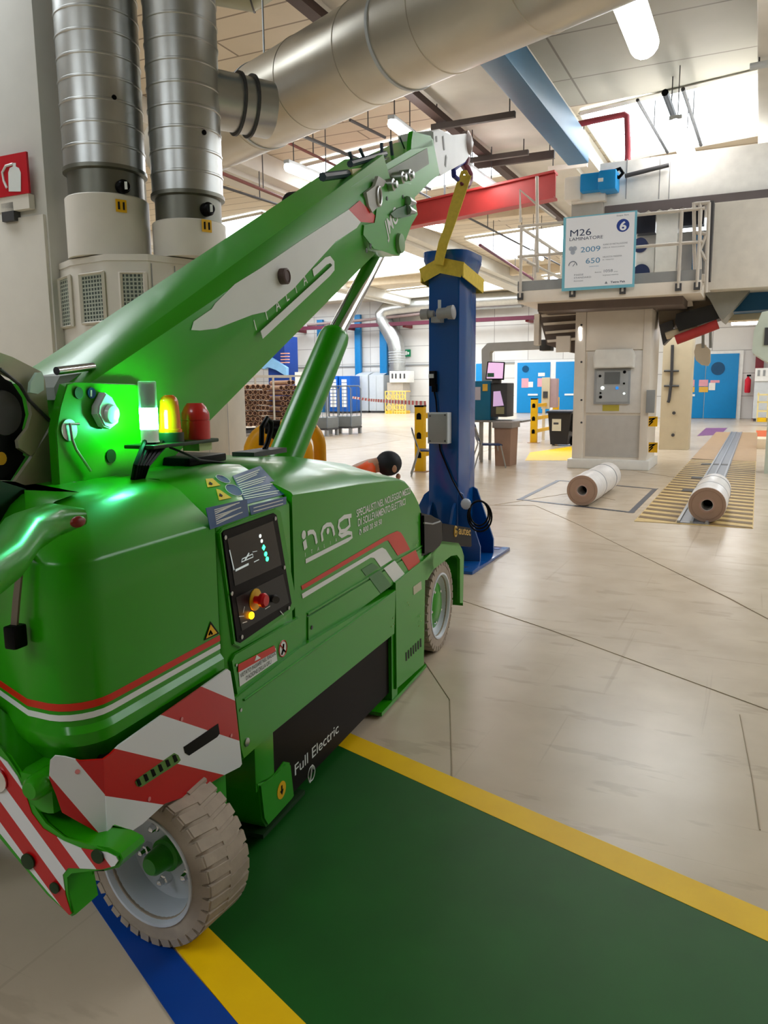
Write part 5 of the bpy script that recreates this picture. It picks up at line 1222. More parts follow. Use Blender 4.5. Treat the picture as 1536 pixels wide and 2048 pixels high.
def ptext(s_, u, v, sz, m_, fit=None, bold=0.0): text(s_, 'poster_lettering', pt(u, v), XD, ZD, sz*Hd_, m_, fc, th=.0015, fitw=fit*Wd_ if fit else None, bold=bold)
ptext('M26', .09, .265, .125, ink, .29); ptext('LAMINATORE', .09, .325, .06, ink, .46)
ptext('2009', .25, .49, .10, ink2, .27); ptext('650', .325, .645, .10, ink2, .195)
ptext('ANNO DI INSTALLAZIONE', .56, .42, .028, inkg, .33); ptext('DELLA MACCHINA', .56, .46, .022, inkg, .29)
ptext('VELOCITA MASSIMA', .56, .585, .028, inkg, .26); ptext('M / MINUTO', .56, .62, .02, inkg, .15)
ptext('metri/min', .38, .695, .02, ink2, .13); ptext('PAESE', .17, .80, .03, inkg, .13); ptext('STANDARD', .17, .84, .03, inkg, .24); ptext('formati', .17, .88, .025, inkg, .13)
ptext('fascia', .46, .78, .022, inkg, .09); ptext('1058', .57, .78, .05, inkg, .12); ptext('mm', .72, .785, .02, inkg, .05); ptext('larghezza massima', .57, .825, .022, inkg, .21)
ptext('Tetra Pak', .68, .93, .035, ink, .2, .02); ptext('Steps Aim', .73, .055, .028, inkg, .16)
part(MB().lathe(pt(.82, .18), (0, -1, 0), [(0, .085*Wd_/1.0), (.002, .085*Wd_)], n=32), 'number_badge', num, fc)
text('6', 'badge_number', pt(.775, .24), XD, ZD, .155*Hd_, pw, fc, th=.004, fitw=.09*Wd_, bold=.03)
g = MB()
for (u, v) in ((.12, .43), (.17, .43), (.145, .48)): g.lathe(pt(u, v), (0, -1, 0), [(0, .04), (.001, .04)], n=14)
part(g, 'pictogram', mat('ink_pale', (170, 180, 195), .5, var=0), fc)
part(MB().tube(circ(pt(.15, .66), .07, (1, 0, 0), (0, 0, 1), 14, 0, PI), .008, n=4).tube([pt(.15, .67), pt(.18, .63)], .006, n=4), 'pictogram', inkg, fc)
part(MB().prism([pt(.60, .935), pt(.64, .935), pt(.62, .90)], (0, -.001, 0)), 'logo_mark', inkg, fc)

# ================================================================ paper rolls
def roll(cx, cy, Rpx, bpx, length, lab):
    # front face centre pixel, radius in pixels at its distance
    g0 = H.Z(bpx[0], bpx[1]); d = H.wld(g0).y; R_ = Rpx/F*(d*1.01); 
    t = thing('paper_roll', lab, 'paper roll', H, (g0.x, g0.y, 0))
    zc = R_+.008; a0 = g0.y; X = g0.x
    part(MB().lathe((X, a0+.01, zc), (0, 1, 0), [(0, R_*.98), (.008, R_), (length*.3, R_*1.005), (length*.3+.01, R_*1.03), (length*.34, R_*1.03), (length*.35, R_*1.005), (length*.75, R_*1.005), (length*.76, R_*1.02), (length*.79, R_*1.02), (length*.8, R_), (length-.02, R_), (length, R_*.97), (length, R_*.3), (0, R_*.3)], n=56, closed=True), 'wrapping', wrap, t)
    part(MB().lathe((X, a0, zc), (0, 1, 0), [(0, R_*.38), (0, R_*.97), (.012, R_*.98), (.012, R_*.38)], n=48, caps=False), 'end_face', mat('end_cardboard', (178, 148, 128), .8), t)
    part(MB().lathe((X, a0-.002, zc), (0, 1, 0), [(0, R_*.80), (0, R_*.82), (.004, R_*.82), (.004, R_*.80)], n=48, closed=True), 'wound_edge', mat('edge_brown', (150, 120, 102), .8), t)
    part(MB().lathe((X, a0-.006, zc), (0, 1, 0), [(0, R_*.33), (0, R_*.42), (.5, R_*.42), (.5, R_*.33)], n=40, closed=True), 'core', mat('core_pink_brown', (186, 152, 136), .7), t)
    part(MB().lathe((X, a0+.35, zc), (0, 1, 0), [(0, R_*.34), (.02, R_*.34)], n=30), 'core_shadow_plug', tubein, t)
    for k in (.32, .77): part(MB().lathe((X, a0+length*k, zc), (0, 1, 0), [(0, R_*1.033), (.035, R_*1.033)], n=56), 'strap', mat('strap_grey', (120, 122, 128), .4), t)
    return t
roll(1160, 982, 31, (1163, 1013), 1.9, 'wrapped paper roll lying inside the dark rectangle on the floor')
roll(1405, 1013, 36, (1412, 1047), 1.55, 'wrapped paper roll lying on the hatched strip and track')
stp = MB(); g0 = H.Z(1412, 1047); stp.box((g0.x-.17, g0.y-.06, .0345), (g0.x+.17, g0.y+.2, .038))

# ================================================================ workstation
WA = 15.6
ws = thing('workstation_cabinet', 'blue and grey computer workstation cabinet with pink lit screens on a steel table', 'computer', H, (HY(975, 900, WA).x, WA, HY(975, 838, WA).z))
hbox(938, 762, 980, 840, WA, .6, mat('cabinet_petrol', (14, 104, 140), .45), 'blue_cabinet', ws, .01)
hbox(950, 774, 961, 800, WA-.01, .01, mat('pale_sheet', (190, 186, 200), .5), 'taped_sheet', ws); hbox(965, 768, 975, 782, WA-.01, .01, yeln, 'yellow_note', ws)
mc = hbox(980, 766, 1014, 834, WA+.05, .5, dgrey, 'monitor_box', ws, .02)
hpoly([(987, 783), (1000, 782), (1007, 811), (986, 813)], WA+.03, .02, mat('screen_lilac', (214, 180, 226), .4, emit=.5, var=0), 'lower_screen', mc)
hbox(992, 814, 1008, 828, WA+.02, .03, mat('keyboard_olive', (150, 146, 110), .5), 'note_stack', mc)
mo2 = hpoly([(975, 723), (1009, 724), (1007, 760), (971, 759)], WA-.05, .04, black, 'upper_monitor', ws)
hpoly([(977, 725), (1007, 726), (1005, 757), (973, 757)], WA-.06, .01, mat('screen_pink', (232, 190, 232), .4, emit=.7, var=0), 'upper_screen', mo2)
hpoly([(975, 746), (988, 746), (988, 754), (974, 754)], WA-.065, .006, mat('screen_green', (60, 110, 84), .4), 'screen_window', mo2)
hbox(984, 759, 1000, 766, WA-.02, .1, dgrey, 'monitor_stand', ws)
arm = thing('overhead_cable_arm', 'grey square cable arm rising from the workstation and running right to the machine', 'cable arm', H, (HY(970, 760, WA+.2).x, WA+.2, 1.5))
ca = MB(); pa = WA+.3
ca.prism([HY(x, y, pa) for x, y in ((964, 764), (963, 699), (975, 686), (1088, 681), (1088, 698), (982, 702), (979, 706), (980, 764))], (0, .2, 0))
part(ca, 'arm_channel', mat('arm_grey', (186, 186, 184), .5), arm); hbox(1079, 679, 1101, 701, pa-.05, .3, dgrey, 'arm_coupling', arm, .01)
tb = thing('steel_table', 'grey steel table under the workstation beside the blue column', 'table', H, (HY(990, 900, WA-.3).x, WA-.3, 0))
zT_ = HY(985, 842, WA-.3).z; tx0, tx1 = HY(925, 850, WA-.3).x, HY(1036, 850, WA-.3).x
part(MB().box((tx0, WA-.02, zT_-.04), (tx1, WA+.7, zT_), bev=.006), 'table_top', mat('table_grey', (128, 128, 128), .35), tb)
for x in (tx0+.06, tx1-.9): 
    for a in (WA+.04, WA+.6): part(MB().box((x, a, 0), (x+.05, a+.05, zT_-.04)), 'leg', grey, tb)
hbx = thing('cardboard_waste_box', 'brown open-topped cardboard box standing in front of the workstation table', 'box', H, (HY(1005, 915, 15.3).x, 15.3, 0))
q0, q1 = HY(987, 918, 15.0), HY(1021, 918, 15.0); zq = HY(1003, 846, 15.0).z
part(MB().loft([[(q0.x+.03, 15.02, 0), (q1.x-.02, 15.02, 0), (q1.x-.02, 15.5, 0), (q0.x+.03, 15.5, 0)], [(q0.x, 15.0, zq), (q1.x, 15.0, zq), (q1.x, 15.52, zq), (q0.x, 15.52, zq)]]), 'box_body', mat('box_brown', (160, 128, 108), .8), hbx)
part(MB().box((q0.x-.03, 14.97, zq-.1), (q1.x+.03, 15.55, zq+.02), bev=.01), 'box_rim', mat('rim_grey', (150, 142, 136), .6), hbx)
def chair(x, a, rz, lab):
    fr_ = Frame(HA+rz, tuple(H.wld((x, a, 0))[:2]))
    t = thing('stacking_chair', lab, 'chair', fr_, (0, 0, 0))
    part(MB().prism([(-.21, -.2, .44), (.21, -.2, .44), (.19, .2, .43), (-.19, .2, .43)], (0, 0, .025), None, .008), 'seat', navy, t)
    part(MB().prism([(-.22, -.24, .52), (.22, -.24, .52), (.20, -.34, .86), (-.20, -.34, .86)], (0, -.02, 0), None, .008), 'backrest', navy, t)
    for sx in (-1, 1):
        part(MB().tube([(sx*.2, .16, .44), (sx*.22, .26, 0)], .013, m=None, n=10), 'leg', steel, t)
        part(MB().tube([(sx*.2, -.34, .8), (sx*.2, -.22, .46), (sx*.23, -.36, 0)], .013, n=10), 'leg', steel, t)
    return t
g1 = H.Z(862, 950); chair(g1.x, g1.y, R(66), 'navy chair half hidden left of the blue column, beside the yellow post')
g2 = H.Z(981, 934); chair(g2.x, g2.y, R(62), 'navy chair with steel legs right of the blue column, before the brown box')

# yellow post barriers
def barrier(px, top, depth_, n_r, lab):
    g_ = H.Z(*px); d = H.wld(g_).y; zt__ = H.Y(px[0], top, g_.y).z
    t = thing('safety_barrier', lab, 'barrier', H, (g_.x, g_.y, 0)); X, a = g_.x, g_.y
    pst = part(MB().box((X-.09, a, .01), (X+.09, a+.14, zt__), bev=.012), 'post', mat('barrier_yellow', (232, 178, 10), .4), t)
    part(MB().box((X-.09, a-.002, zt__-.03), (X+.09, a+.142, zt__+.004)), 'black_cap', black, pst)
    part(MB().box((X-.15, a-.05, 0), (X+.15, a+.19, .012)), 'foot_plate', brown, t)
    for k in range(3):
        z = zt__*(.84-.29*k)
        part(MB().prism([(X-.045, a-.004, z-.06), (X+.045, a-.004, z-.06), (X+.045, a-.004, z+.03), (X+.02, a-.004, z+.06), (X-.02, a-.004, z+.06), (X-.045, a-.004, z+.03)], (0, .006, 0)), 'black_slot', black, pst)
        part(MB().box((X-.03, a+.14, z-.05), (X+.03, a+depth_, z+.05), bev=.01), 'rail', mat('barrier_yellow', (232, 178, 10), .4), t)
    part(MB().box((X-.09, a+depth_, .01), (X+.09, a+depth_+.14, zt__), bev=.012), 'post', mat('barrier_yellow', (232, 178, 10), .4), t)
    return t
barrier((838, 944), 811, 1.6, 3, 'yellow slotted post barrier left of the blue column')
barrier((1066, 886), 797, 2.6, 3, 'yellow slotted post barrier left of the black wheelie bin')
gA = H.Z(1095, 880)
cpst = thing('control_post', 'beige control post with a stack of papers behind the black wheelie bin', 'control post', H, (gA.x, gA.y, 0))
aP = gA.y
hbox(1083, 755, 1099, 818, aP, .1, beige, 'post_panel', cpst, .01); hbox(1084, 818, 1089, 882, aP, .06, beige, 'post_leg', cpst)
hbox(1099, 757, 1113, 815, aP+.05, .3, mat('paper_bundle', (176, 150, 150), .7), 'paper_bundle', cpst, .02)
hbox(1086, 783, 1095, 796, aP-.03, .03, dgrey, 'post_switch', cpst)
# wheelie bin
gb = H.Z(1118, 892); aB = gb.y
bn = thing('wheelie_bin', 'black two-wheeled waste bin with a white label in front of the blue doors', 'bin', H, (gb.x, aB, 0))
wB = .30; zB = H.Y(1118, 826, aB).z
part(MB().loft([[(gb.x-wB*.78, aB, .04), (gb.x+wB*.72, aB, .04), (gb.x+wB*.72, aB+.5, .04), (gb.x-wB*.78, aB+.5, .04)], [(gb.x-wB, aB-.06, zB), (gb.x+wB, aB-.06, zB), (gb.x+wB, aB+.6, zB), (gb.x-wB, aB+.6, zB)]]), 'bin_body', mat('bin_black', (38, 36, 38), .5), bn)
part(MB().prism([(gb.x-wB-.05, aB-.1, zB), (gb.x+wB+.03, aB-.1, zB), (gb.x+wB+.03, aB+.64, zB+.02), (gb.x-wB-.05, aB+.64, zB+.02)], (0, 0, .05), None, .015), 'lid', mat('lid_blue_black', (38, 44, 58), .5), bn)
hbox(1104, 838, 1122, 862, aB-.055, .02, mat('bin_label', (212, 204, 180), .5), 'bin_label', bn); hbox(1107, 845, 1117, 849, aB-.058, .004, dgrey, 'label_print', bn)
part(MB().lathe((gb.x+wB*.72, aB+.42, .12), (1, 0, 0), [(0, .12), (.07, .12)], n=20), 'bin_wheel', black, bn)
part(MB().lathe((gb.x-wB*.72-.07, aB+.42, .12), (1, 0, 0), [(0, .12), (.07, .12)], n=20), 'bin_wheel', black, bn)
part(MB().box((gb.x+wB*.9, aB+.1, zB-.5), (gb.x+wB+.06, aB+.5, zB-.02), bev=.03), 'bin_handle', mat('bin_black', (38, 36, 38), .5), bn)

# ================================================================ far wall things
FA = 45.6
def cab(x0, x1, y0, y1, a, dep, m, name, lab, cat, extra=None, group=None):
    p = HY(x0, y1, a); q = HY(x1, y1, a); zt__ = HY((x0+x1)/2, y0, a).z
    t = thing(name, lab, cat, H, ((p.x+q.x)/2, a, 0), group)
    b = part(MB().box((p.x, a, .12), (q.x, a+dep, zt__), bev=.02), 'cabinet_body', m, t)
    part(MB().box((p.x+.05, a+.05, 0), (q.x-.05, a+dep-.05, .12)), 'dark_base', dgrey, t)
    return t, p.x, q.x, zt__
for (x0, x1, lab) in ((712, 737, 'pale grey switch cabinet next to the blue rack on the far wall'), (739, 768, 'pale grey switch cabinet beside the duct riser on the far wall')):
    t, xa, xb, zt__ = cab(x0, x1, 750, 826, FA, .95, lgrey, 'switch_cabinet', lab, 'cabinet')
    for i in range(2):
        part(MB().box((xa+(xb-xa)*i/2+.02, FA-.03, .14), (xa+(xb-xa)*(i+1)/2-.02, FA, zt__-.05)), 'cabinet_door', lgrey, t)
    part(MB().prism([(xa, FA, zt__), (xb, FA, zt__), (xb, FA+.9, zt__+.22), (xa, FA+.9, zt__+.22)], (0, .02, 0)), 'sloping_top', lgrey, t)
for (x0, x1, x2, lab) in ((656, 677, 676, 'left blue rack with white shelves by the far wall'), (679, 698, 701, 'right blue rack with white shelves by the far wall')):
    t, xa, xb, zt__ = cab(x0, x2, 752, 824, FA-1.5, 1.35, mat('rack_blue', (10, 90, 180), .45), 'blue_rack', lab, 'rack')
    xs0, xs1 = HY(x0+2, 800, FA-1.55).x, HY(x1-2, 800, FA-1.55).x
    for k in range(8):
        z = .5+k*(zt__-.8)/7
        part(MB().box((xs0+.1, FA-1.56, z-.09), (xs1-.1, FA-1.5, z+.09)), 'white_shelf', white, t)
# duct riser
wd = thing('wall_duct', 'large galvanised duct rising from a white filter box and bending along the far wall', 'duct', H, (HY(796, 800, FA).x, FA, 0))
def D(x, y, a=FA): return HY(x, y, a)
rD = 17/F*47
hbox(779, 742, 813, 765, FA-.6, 1.2, white, 'filter_box', wd, .02)
for x in (783, 790, 799, 807): hbox(x, 747, x+3, 757, FA-.63, .04, dgrey, 'filter_slot', wd)
b_ = D(796, 790); part(MB().box((D(781, 790).x, FA-.5, 0), (D(812, 790).x, FA+.6, D(796, 765).z)), 'filter_lower_box', mat('filter_grey', (184, 176, 166), .5), wd)
part(MB().tube([D(x, y) for x, y in ((795, 742), (794, 700), (790, 682), (780, 662), (768, 642), (766, 630), (774, 621), (790, 617), (850, 610), (950, 602), (1045, 596))], [rD]*2+[rD*1.02]*9, n=24), 'duct_pipe', galv, wd)
for y in (705, 710, 715, 720, 725): part(MB().lathe(D(794, y), (0, 0, 1), [(0, rD*1.06), (.03, rD*1.06)], n=24), 'duct_ring', lgrey, wd)
part(MB().tube([D(850, 627, FA-.3), D(730, 640, FA-.3), D(615, 650, FA-.3)], .09, n=8), 'wall_pipe', mat('pipe_brown', (130, 112, 108), .5), wd)
# exit sign
xs = MB().box((HY(809, 706, 46.45).x, 46.45, HY(814, 713, 46.45).z), (HY(820, 706, 46.45).x, 46.58, HY(814, 699, 46.45).z))
exs = thing('exit_sign', 'green square exit sign on the far wall right of the duct riser', 'sign', H, (HY(814, 706, 46.5).x, 46.5, HY(814, 706, 46.5).z))
part(xs, 'sign_board', mat('exit_green', (10, 130, 84), .4), exs)
hbox(810.5, 702, 814, 710, 46.43, .02, white, 'exit_door_mark', exs); hbox(815, 704, 818, 709, 46.43, .02, white, 'exit_figure_mark', exs)
# yellow gas cages
for (x0, x1, lab) in ((771, 785, 'small yellow wire cage at the foot of the duct riser'), (788, 811, 'wider yellow wire cage in front of the filter box')):
    aC = 44.3; p, q = HY(x0, 828, aC), HY(x1, 828, aC); zc_ = HY(x0, 783, aC).z
    t = thing('wire_cage', lab, 'cage', H, ((p.x+q.x)/2, aC, 0)); m_ = mat('cage_yellow', (240, 206, 110), .5)
    for z in (.1, zc_*.5, zc_): part(MB().tube([(p.x, aC, z), (q.x, aC, z), (q.x, aC+.7, z), (p.x, aC+.7, z)], .04, n=6, closed=True), 'cage_ring', m_, t)
    nb_ = 3 if x1-x0 < 18 else 5
    for i in range(nb_): part(MB().cyl((p.x+(q.x-p.x)*i/(nb_-1), aC, 0), (p.x+(q.x-p.x)*i/(nb_-1), aC, zc_), .035, n=6), 'cage_bar', m_, t)
    part(MB().box((p.x, aC, 0), (q.x, aC+.7, .18)), 'cage_tray', yellow, t)
    for z in (zc_*.28, zc_*.76):
        for i in range(2 if nb_ == 5 else 1): part(MB().tube(circ((p.x+(q.x-p.x)*(.5 if nb_ == 3 else .27+.46*i), aC, z), .16, (1, 0, 0), (0, 0, 1), 12), .03, n=5, closed=True), 'cage_loop', m_, t)
# hazard tape
tpm = bpy.data.materials.new('tape_red_white'); tpm.use_nodes = True
_n = tpm.node_tree; _w = _n.nodes.new('ShaderNodeTexWave'); _tc = _n.nodes.new('ShaderNodeTexCoord'); _r = _n.nodes.new('ShaderNodeValToRGB'); _n.links.new(_tc.outputs['Object'], _w.inputs[0]); _w.inputs['Scale'].default_value = 1.1; _w.bands_direction = 'DIAGONAL'
_r.color_ramp.interpolation = 'CONSTANT'; _r.color_ramp.elements[0].color = (.6, .04, .05, 1); _r.color_ramp.elements[1].position = .5; _r.color_ramp.elements[1].color = (.85, .83, .83, 1); _n.links.new(_w.outputs[0], _r.inputs[0]); _n.links.new(_r.outputs[0], _n.nodes['Principled BSDF'].inputs['Base Color'])
tpp = [CAMP+ray(x, y)*d for x, y, d in ((705, 795, 30), (740, 800, 26), (780, 803, 21), (815, 805, 17.5), (852, 807, 14.6))]
single(MB().ribbon(tpp, .09, (0, -1, 0), th=.004), 'barrier_tape', tpm, WF, tuple(tpp[2]), 'red and white barrier tape strung toward the yellow post barrier', 'barrier tape')
# roll cages
def cage(x0, x1, ytop, ybot, lab):
    g_ = H.Z(x0, ybot); a = g_.y+.0; q_ = HY(x1, ybot, a); zt__ = HY((x0+x1)/2, ytop, a).z; X0, X1 = g_.x, q_.x
    t = thing('roll_cage', lab, 'cage trolley', H, ((X0+X1)/2, a, 0)); m_ = mat('cage_grey', (130, 140, 150), .4, metal=.5)
    part(MB().box((X0, a, .25), (X1, a+.8, .62), bev=.05), 'crate', mat('crate_grey', (120, 124, 124), .6), t)
    part(MB().box((X0, a, .2), (X1, a+.8, .26)), 'base_frame', dgrey, t)
    for (xa, aa) in ((X0+.06, a+.05), (X1-.06, a+.05), (X0+.06, a+.75), (X1-.06, a+.75)):
        part(MB().box((xa-.05, aa-.05, 0), (xa+.05, aa+.05, .22)), 'leg', grey, t)
    for aa in (a+.02, a+.78):
        part(MB().tube([(X0+.02, aa, .3), (X0+.02, aa, zt__-.1), (X0+.1, aa, zt__), (X1-.1, aa, zt__), (X1-.02, aa, zt__-.1), (X1-.02, aa, .3)], .022, n=8), 'cage_frame', m_, t)
        for i in range(1, 5): part(MB().cyl((X0+(X1-X0)*i/5, aa, .6), (X0+(X1-X0)*i/5, aa, zt__), .008, n=5), 'cage_wire', m_, t)
    text('EXIM', 'crate_lettering', (X0+.12, a-.002, .40), XD, ZD, .13, mat('crate_letter', (170, 172, 170), .6), t)
    return t
cage(657, 703, 772, 868, 'grey wire roll cage with a grey crate, nearest the red cone')
cage(610, 655, 774, 872, 'grey wire roll cage with a grey crate, partly behind the lift cylinder')
g_ = onz(702, 852)
cn = thing('traffic_cone', 'small red marker cone on the floor right of the roll cages', 'cone', WF, (g_.x, g_.y, 0))
part(MB().lathe((g_.x, g_.y, .02), (0, 0, 1), [(0, .14), (.15, .10), (.26, .04)], n=18), 'cone_body', mat('cone_red', (226, 40, 50), .5), cn)
part(MB().box((g_.x-.2, g_.y-.2, 0), (g_.x+.2, g_.y+.2, .03)), 'cone_base', mat('cone_red', (226, 40, 50), .5), cn)

# cardboard tubes in the storage rack
TB = Frame(R(-30), tuple(onz(500, 872)[:2]))
tubeL = MB(); R0 = .079
tube0 = None
def tubeobj(x, z, y, lab, grp):
    global tube0
    if tube0 is None:
        t = thing('cardboard_tube', lab, 'tube', TB, (x, y, z), grp)
        part(MB().lathe((x, y, z), (0, 1, 0), [(0, R0*.82), (0, R0), (1.6, R0), (1.6, R0*.82)], n=20, closed=True), 'tube_wall', brown, t)
        part(MB().lathe((x, y+.03, z), (0, 1, 0), [(0, R0*.84), (.01, R0*.84)], n=16), 'tube_inside', tubein, t)
        tube0 = t; return t
    c = copy_tree(tube0); c.location = TB.wld((x, y, z)); c['label'] = lab; c['group'] = grp; return c
def at_tb(x, y): return TB.Y(x, y, 0.0)
for (xs_, ys_, x1_, nx, nr, yy, lab, grp) in ((491, 848, 536, 5, 8, 0.0, 'brown cardboard tube in the left stack of the storage rack', 'cardboard tubes of the left stack'), (562, 846, 610, 5, 8, 0.0, 'brown cardboard tube in the right stack beside the lift cylinder', 'cardboard tubes of the right stack')):
    for r_ in range(nr):
        for c in range(nx):
            px = xs_+c*10+(5 if r_ % 2 else 0); py = ys_-r_*10.6-(7 if grp.endswith('right stack') else 0)+random.uniform(-.6, .6)
            if grp.endswith('right stack') and r_ == nr-1 and c in (0, 3, 4): continue
            p = at_tb(px, py); rowW = ('bottom row', 'second row up', 'third row up', 'fourth row up', 'fifth row up', 'sixth row up', 'seventh row up', 'top row')[r_]; colW = ('leftmost', 'second from left', 'middle', 'second from right', 'rightmost')[c]
            tubeobj(p.x, p.z, yy+random.uniform(-.06, .06), 'brown cardboard tube, '+colW+' in the '+rowW+' of the '+grp.replace('cardboard tubes of the ', ''), grp)
rkT = thing('tube_rack', 'steel rack with pale posts holding the stacks of cardboard tubes', 'rack', TB, (at_tb(545, 860).x, 0, 0))
zb0 = at_tb(510, 857).z
for x in (485, 549, 622): 
    for yy in (0.0, 1.7): p = at_tb(x, 850).x; part(MB().box((p-.03, yy-.03, 0), (p+.03, yy+.03, at_tb(x, 752).z)), 'rack_post', mat('post_pale', (190, 184, 170), .5), rkT)
for yy in (.05, 1.5): part(MB().box((at_tb(485, 850).x, yy, zb0-.16), (at_tb(622, 850).x, yy+.08, zb0-.05)), 'rack_beam', dgrey, rkT)
for yy in (0.0, 1.7): part(MB().box((at_tb(485, 850).x, yy-.02, at_tb(500, 754).z), (at_tb(622, 850).x, yy+.02, at_tb(500, 752).z+.03)), 'top_rail', mat('post_pale', (190, 184, 170), .5), rkT)
# blue machine with pale arm behind the boom
bA = 40.0
bm_ = thing('blue_machine', 'dark blue machine with a pale blue arm near the brown wall post', 'machine', H, (HY(555, 760, bA).x, bA, 0))
p, q = HY(538, 800, bA), HY(572, 800, bA)
part(MB().box((p.x, bA, 0), (q.x, bA+1.5, HY(555, 672, bA).z), bev=.05), 'blue_housing', mat('machine_blue', (14, 54, 130), .5), bm_)
part(MB().prism([HY(x, y, bA-.3) for x, y in ((515, 734), (520, 724), (535, 712), (552, 722), (572, 735), (572, 752), (552, 740), (535, 734), (528, 738))], (0, .3, 0)), 'pale_arm', mat('arm_pale_blue', (130, 180, 220), .5), bm_)
for y in (706, 712, 718, 724): part(MB().box((HY(561, y, bA-.4).x, bA-.4, HY(565, y+2, bA-.4).z), (HY(576, y, bA-.4).x, bA-.2, HY(565, y, bA-.4).z)), 'warning_bar', mat('bar_salmon', (220, 160, 140), .5), bm_)
wh_ = MB().box((HY(590, 760, bA).x, bA, .8), (HY(612, 760, bA).x, bA+1, HY(600, 744, bA).z)); 
single(wh_, 'white_control_cabinet', white, H, (HY(600, 760, bA).x, bA, .8), 'white control cabinet seen over the cardboard tubes', 'cabinet')

# wall posts, crane rails
def post(n_, px, y0, a, w, m, zt__=7.05):
    p = HY(px, y0, a); return struct('wall_post' if n_ == 0 else 'wall_post.%03d' % n_, MB().box((p.x-w/2, a, 0), (p.x+w/2, a+.25, zt__), bev=.01), m, H, (p.x, a, 0))
post(0, 715, 700, 46.2, .42, lblue, 6.3); post(1, 640, 700, 46.2, .42, lblue, 6.1); post(2, 575, 700, 44, .5, mat('post_brown', (130, 112, 104), .6), 7); post(3, 1521, 700, 39.9, .35, maroon, 4.6); post(4, 765, 560, 46.1, .5, lblue, 6.6)
rb1 = thing('crane_rail_beam', 'long dark red rail beam running along the far wall', 'beam', H, (-18, 45.4, 5.4))
part(MB().box((-33, 45.2, 5.4), (-7.5, 45.5, 5.62)), 'rail_beam', mat('rail_plum', (92, 34, 54), .5), rb1)
for k in range(7): part(MB().box((-32+3.9*k, 45.5, 5.3), (-31.8+3.9*k, 46.6, 5.5)), 'beam_bracket', maroon, rb1)
struct('trim_42', MB().box((-42, 46.52, 2.98), (-6.7, 46.6, 3.06)), grey, H, (-20, 46.5, 3))
# red bridge beam and blue beam overhead
r0, r1 = H.Z(836, 446, 5.3), H.Z(1118, 381, 5.3); ra = (r0.y+r1.y)/2
rbm = thing('red_bridge_beam', 'bright red steel bridge beam crossing behind the sling below the ceiling', 'beam', H, (-7, ra, 5.3))
part(MB().prism([(r0.x-3.5, r0.y+.7, 5.15), (r1.x-.05, r1.y-.1, 5.15), (r1.x-.05, r1.y-.1, 5.62), (r0.x-3.5, r0.y+.7, 5.62)], (0, .05, 0)), 'beam_web', redpaint, rbm)
for z in (5.13, 5.60): part(MB().prism([(r0.x-3.5, r0.y+.6, z), (r1.x-.05, r1.y-.2, z), (r1.x-.05, r1.y+.1, z), (r0.x-3.5, r0.y+.9, z)], (0, 0, .04)), 'beam_flange', redpaint, rbm)
bb0, bb1 = H.Z(978, 112, 6.0), H.Z(1150, 322, 6.0); bxm = (bb0.x+bb1.x)/2
bbm = thing('blue_roof_beam', 'petrol blue steel beam running away under the roof girder', 'beam', H, (bxm, 12, 6.0))
part(MB().box((bxm-.21, 2, 6.0), (bxm+.21, bb1.y+.3, 6.5), bev=.03), 'beam_profile', mat('beam_petrol', (14, 88, 124), .45), bbm)
d0, d1 = H.Z(800, 188, 6.3), H.Z(1015, 345, 6.3); dx = (d0.x+d1.x)/2
dbm = thing('dark_conduit_rail', 'dark brown conduit rail hung under the ceiling beyond the crane tip', 'rail', H, (dx, 18, 6.3))
part(MB().box((dx-.09, 6, 6.3), (dx+.09, 34, 6.42)), 'rail_tray', mat('rail_dark_brown', (72, 54, 50), .6), dbm)
for a in (9, 13, 17, 21, 25, 29): part(MB().cyl((dx, a, 6.42), (dx, a, 7.1), .015, n=6), 'hanger_rod', dgrey, dbm)
for i, (p_, q_) in enumerate((((885, 276), (1012, 212)), ((945, 335), (1046, 297)), ((960, 345), (1100, 305)), ((1100, 345), (1172, 328)))):
    P1, P2 = H.Z(*p_, 6.2), H.Z(*q_, 6.2); am_ = (P1.y+P2.y)/2
    t = thing('cross_strut', ('dark strut crossing above the crane tip', 'dark strut right of the crane tip, the upper one of two close together', 'thicker brown strut right of the crane tip, lower of two close together', 'pale short strut left of the blue motor')[i], 'strut', H, ((P1.x+P2.x)/2, am_, 6.2))
    part(MB().box((P1.x, am_-.04, 6.18), (P2.x, am_+.04, 6.28+.06*(i == 2))), 'strut_bar', mat('strut_dark', (74, 66, 62), .6) if i != 3 else rail, t)
    for x in (P1.x+.1, P2.x-.1): part(MB().cyl((x, am_, 6.25), (x, am_, 7.1), .012, n=6), 'hanger_rod', dgrey, t)
# maroon sprinkler pipe
sp = [HY(x, y, 16.8) for x, y in ((1062, 268), (1100, 262), (1180, 243), (1248, 229), (1254, 233), (1256, 300), (1254, 400))]
spt = thing('maroon_pipe', 'maroon pipe running right from the blue beam and turning down behind the machine', 'pipe', H, tuple(sp[3]))
part(MB().tube(sp, .06, n=12), 'pipe_run', maroon, spt); part(MB().ball(sp[0], .13, seg=12), 'pipe_valve', maroon, spt)

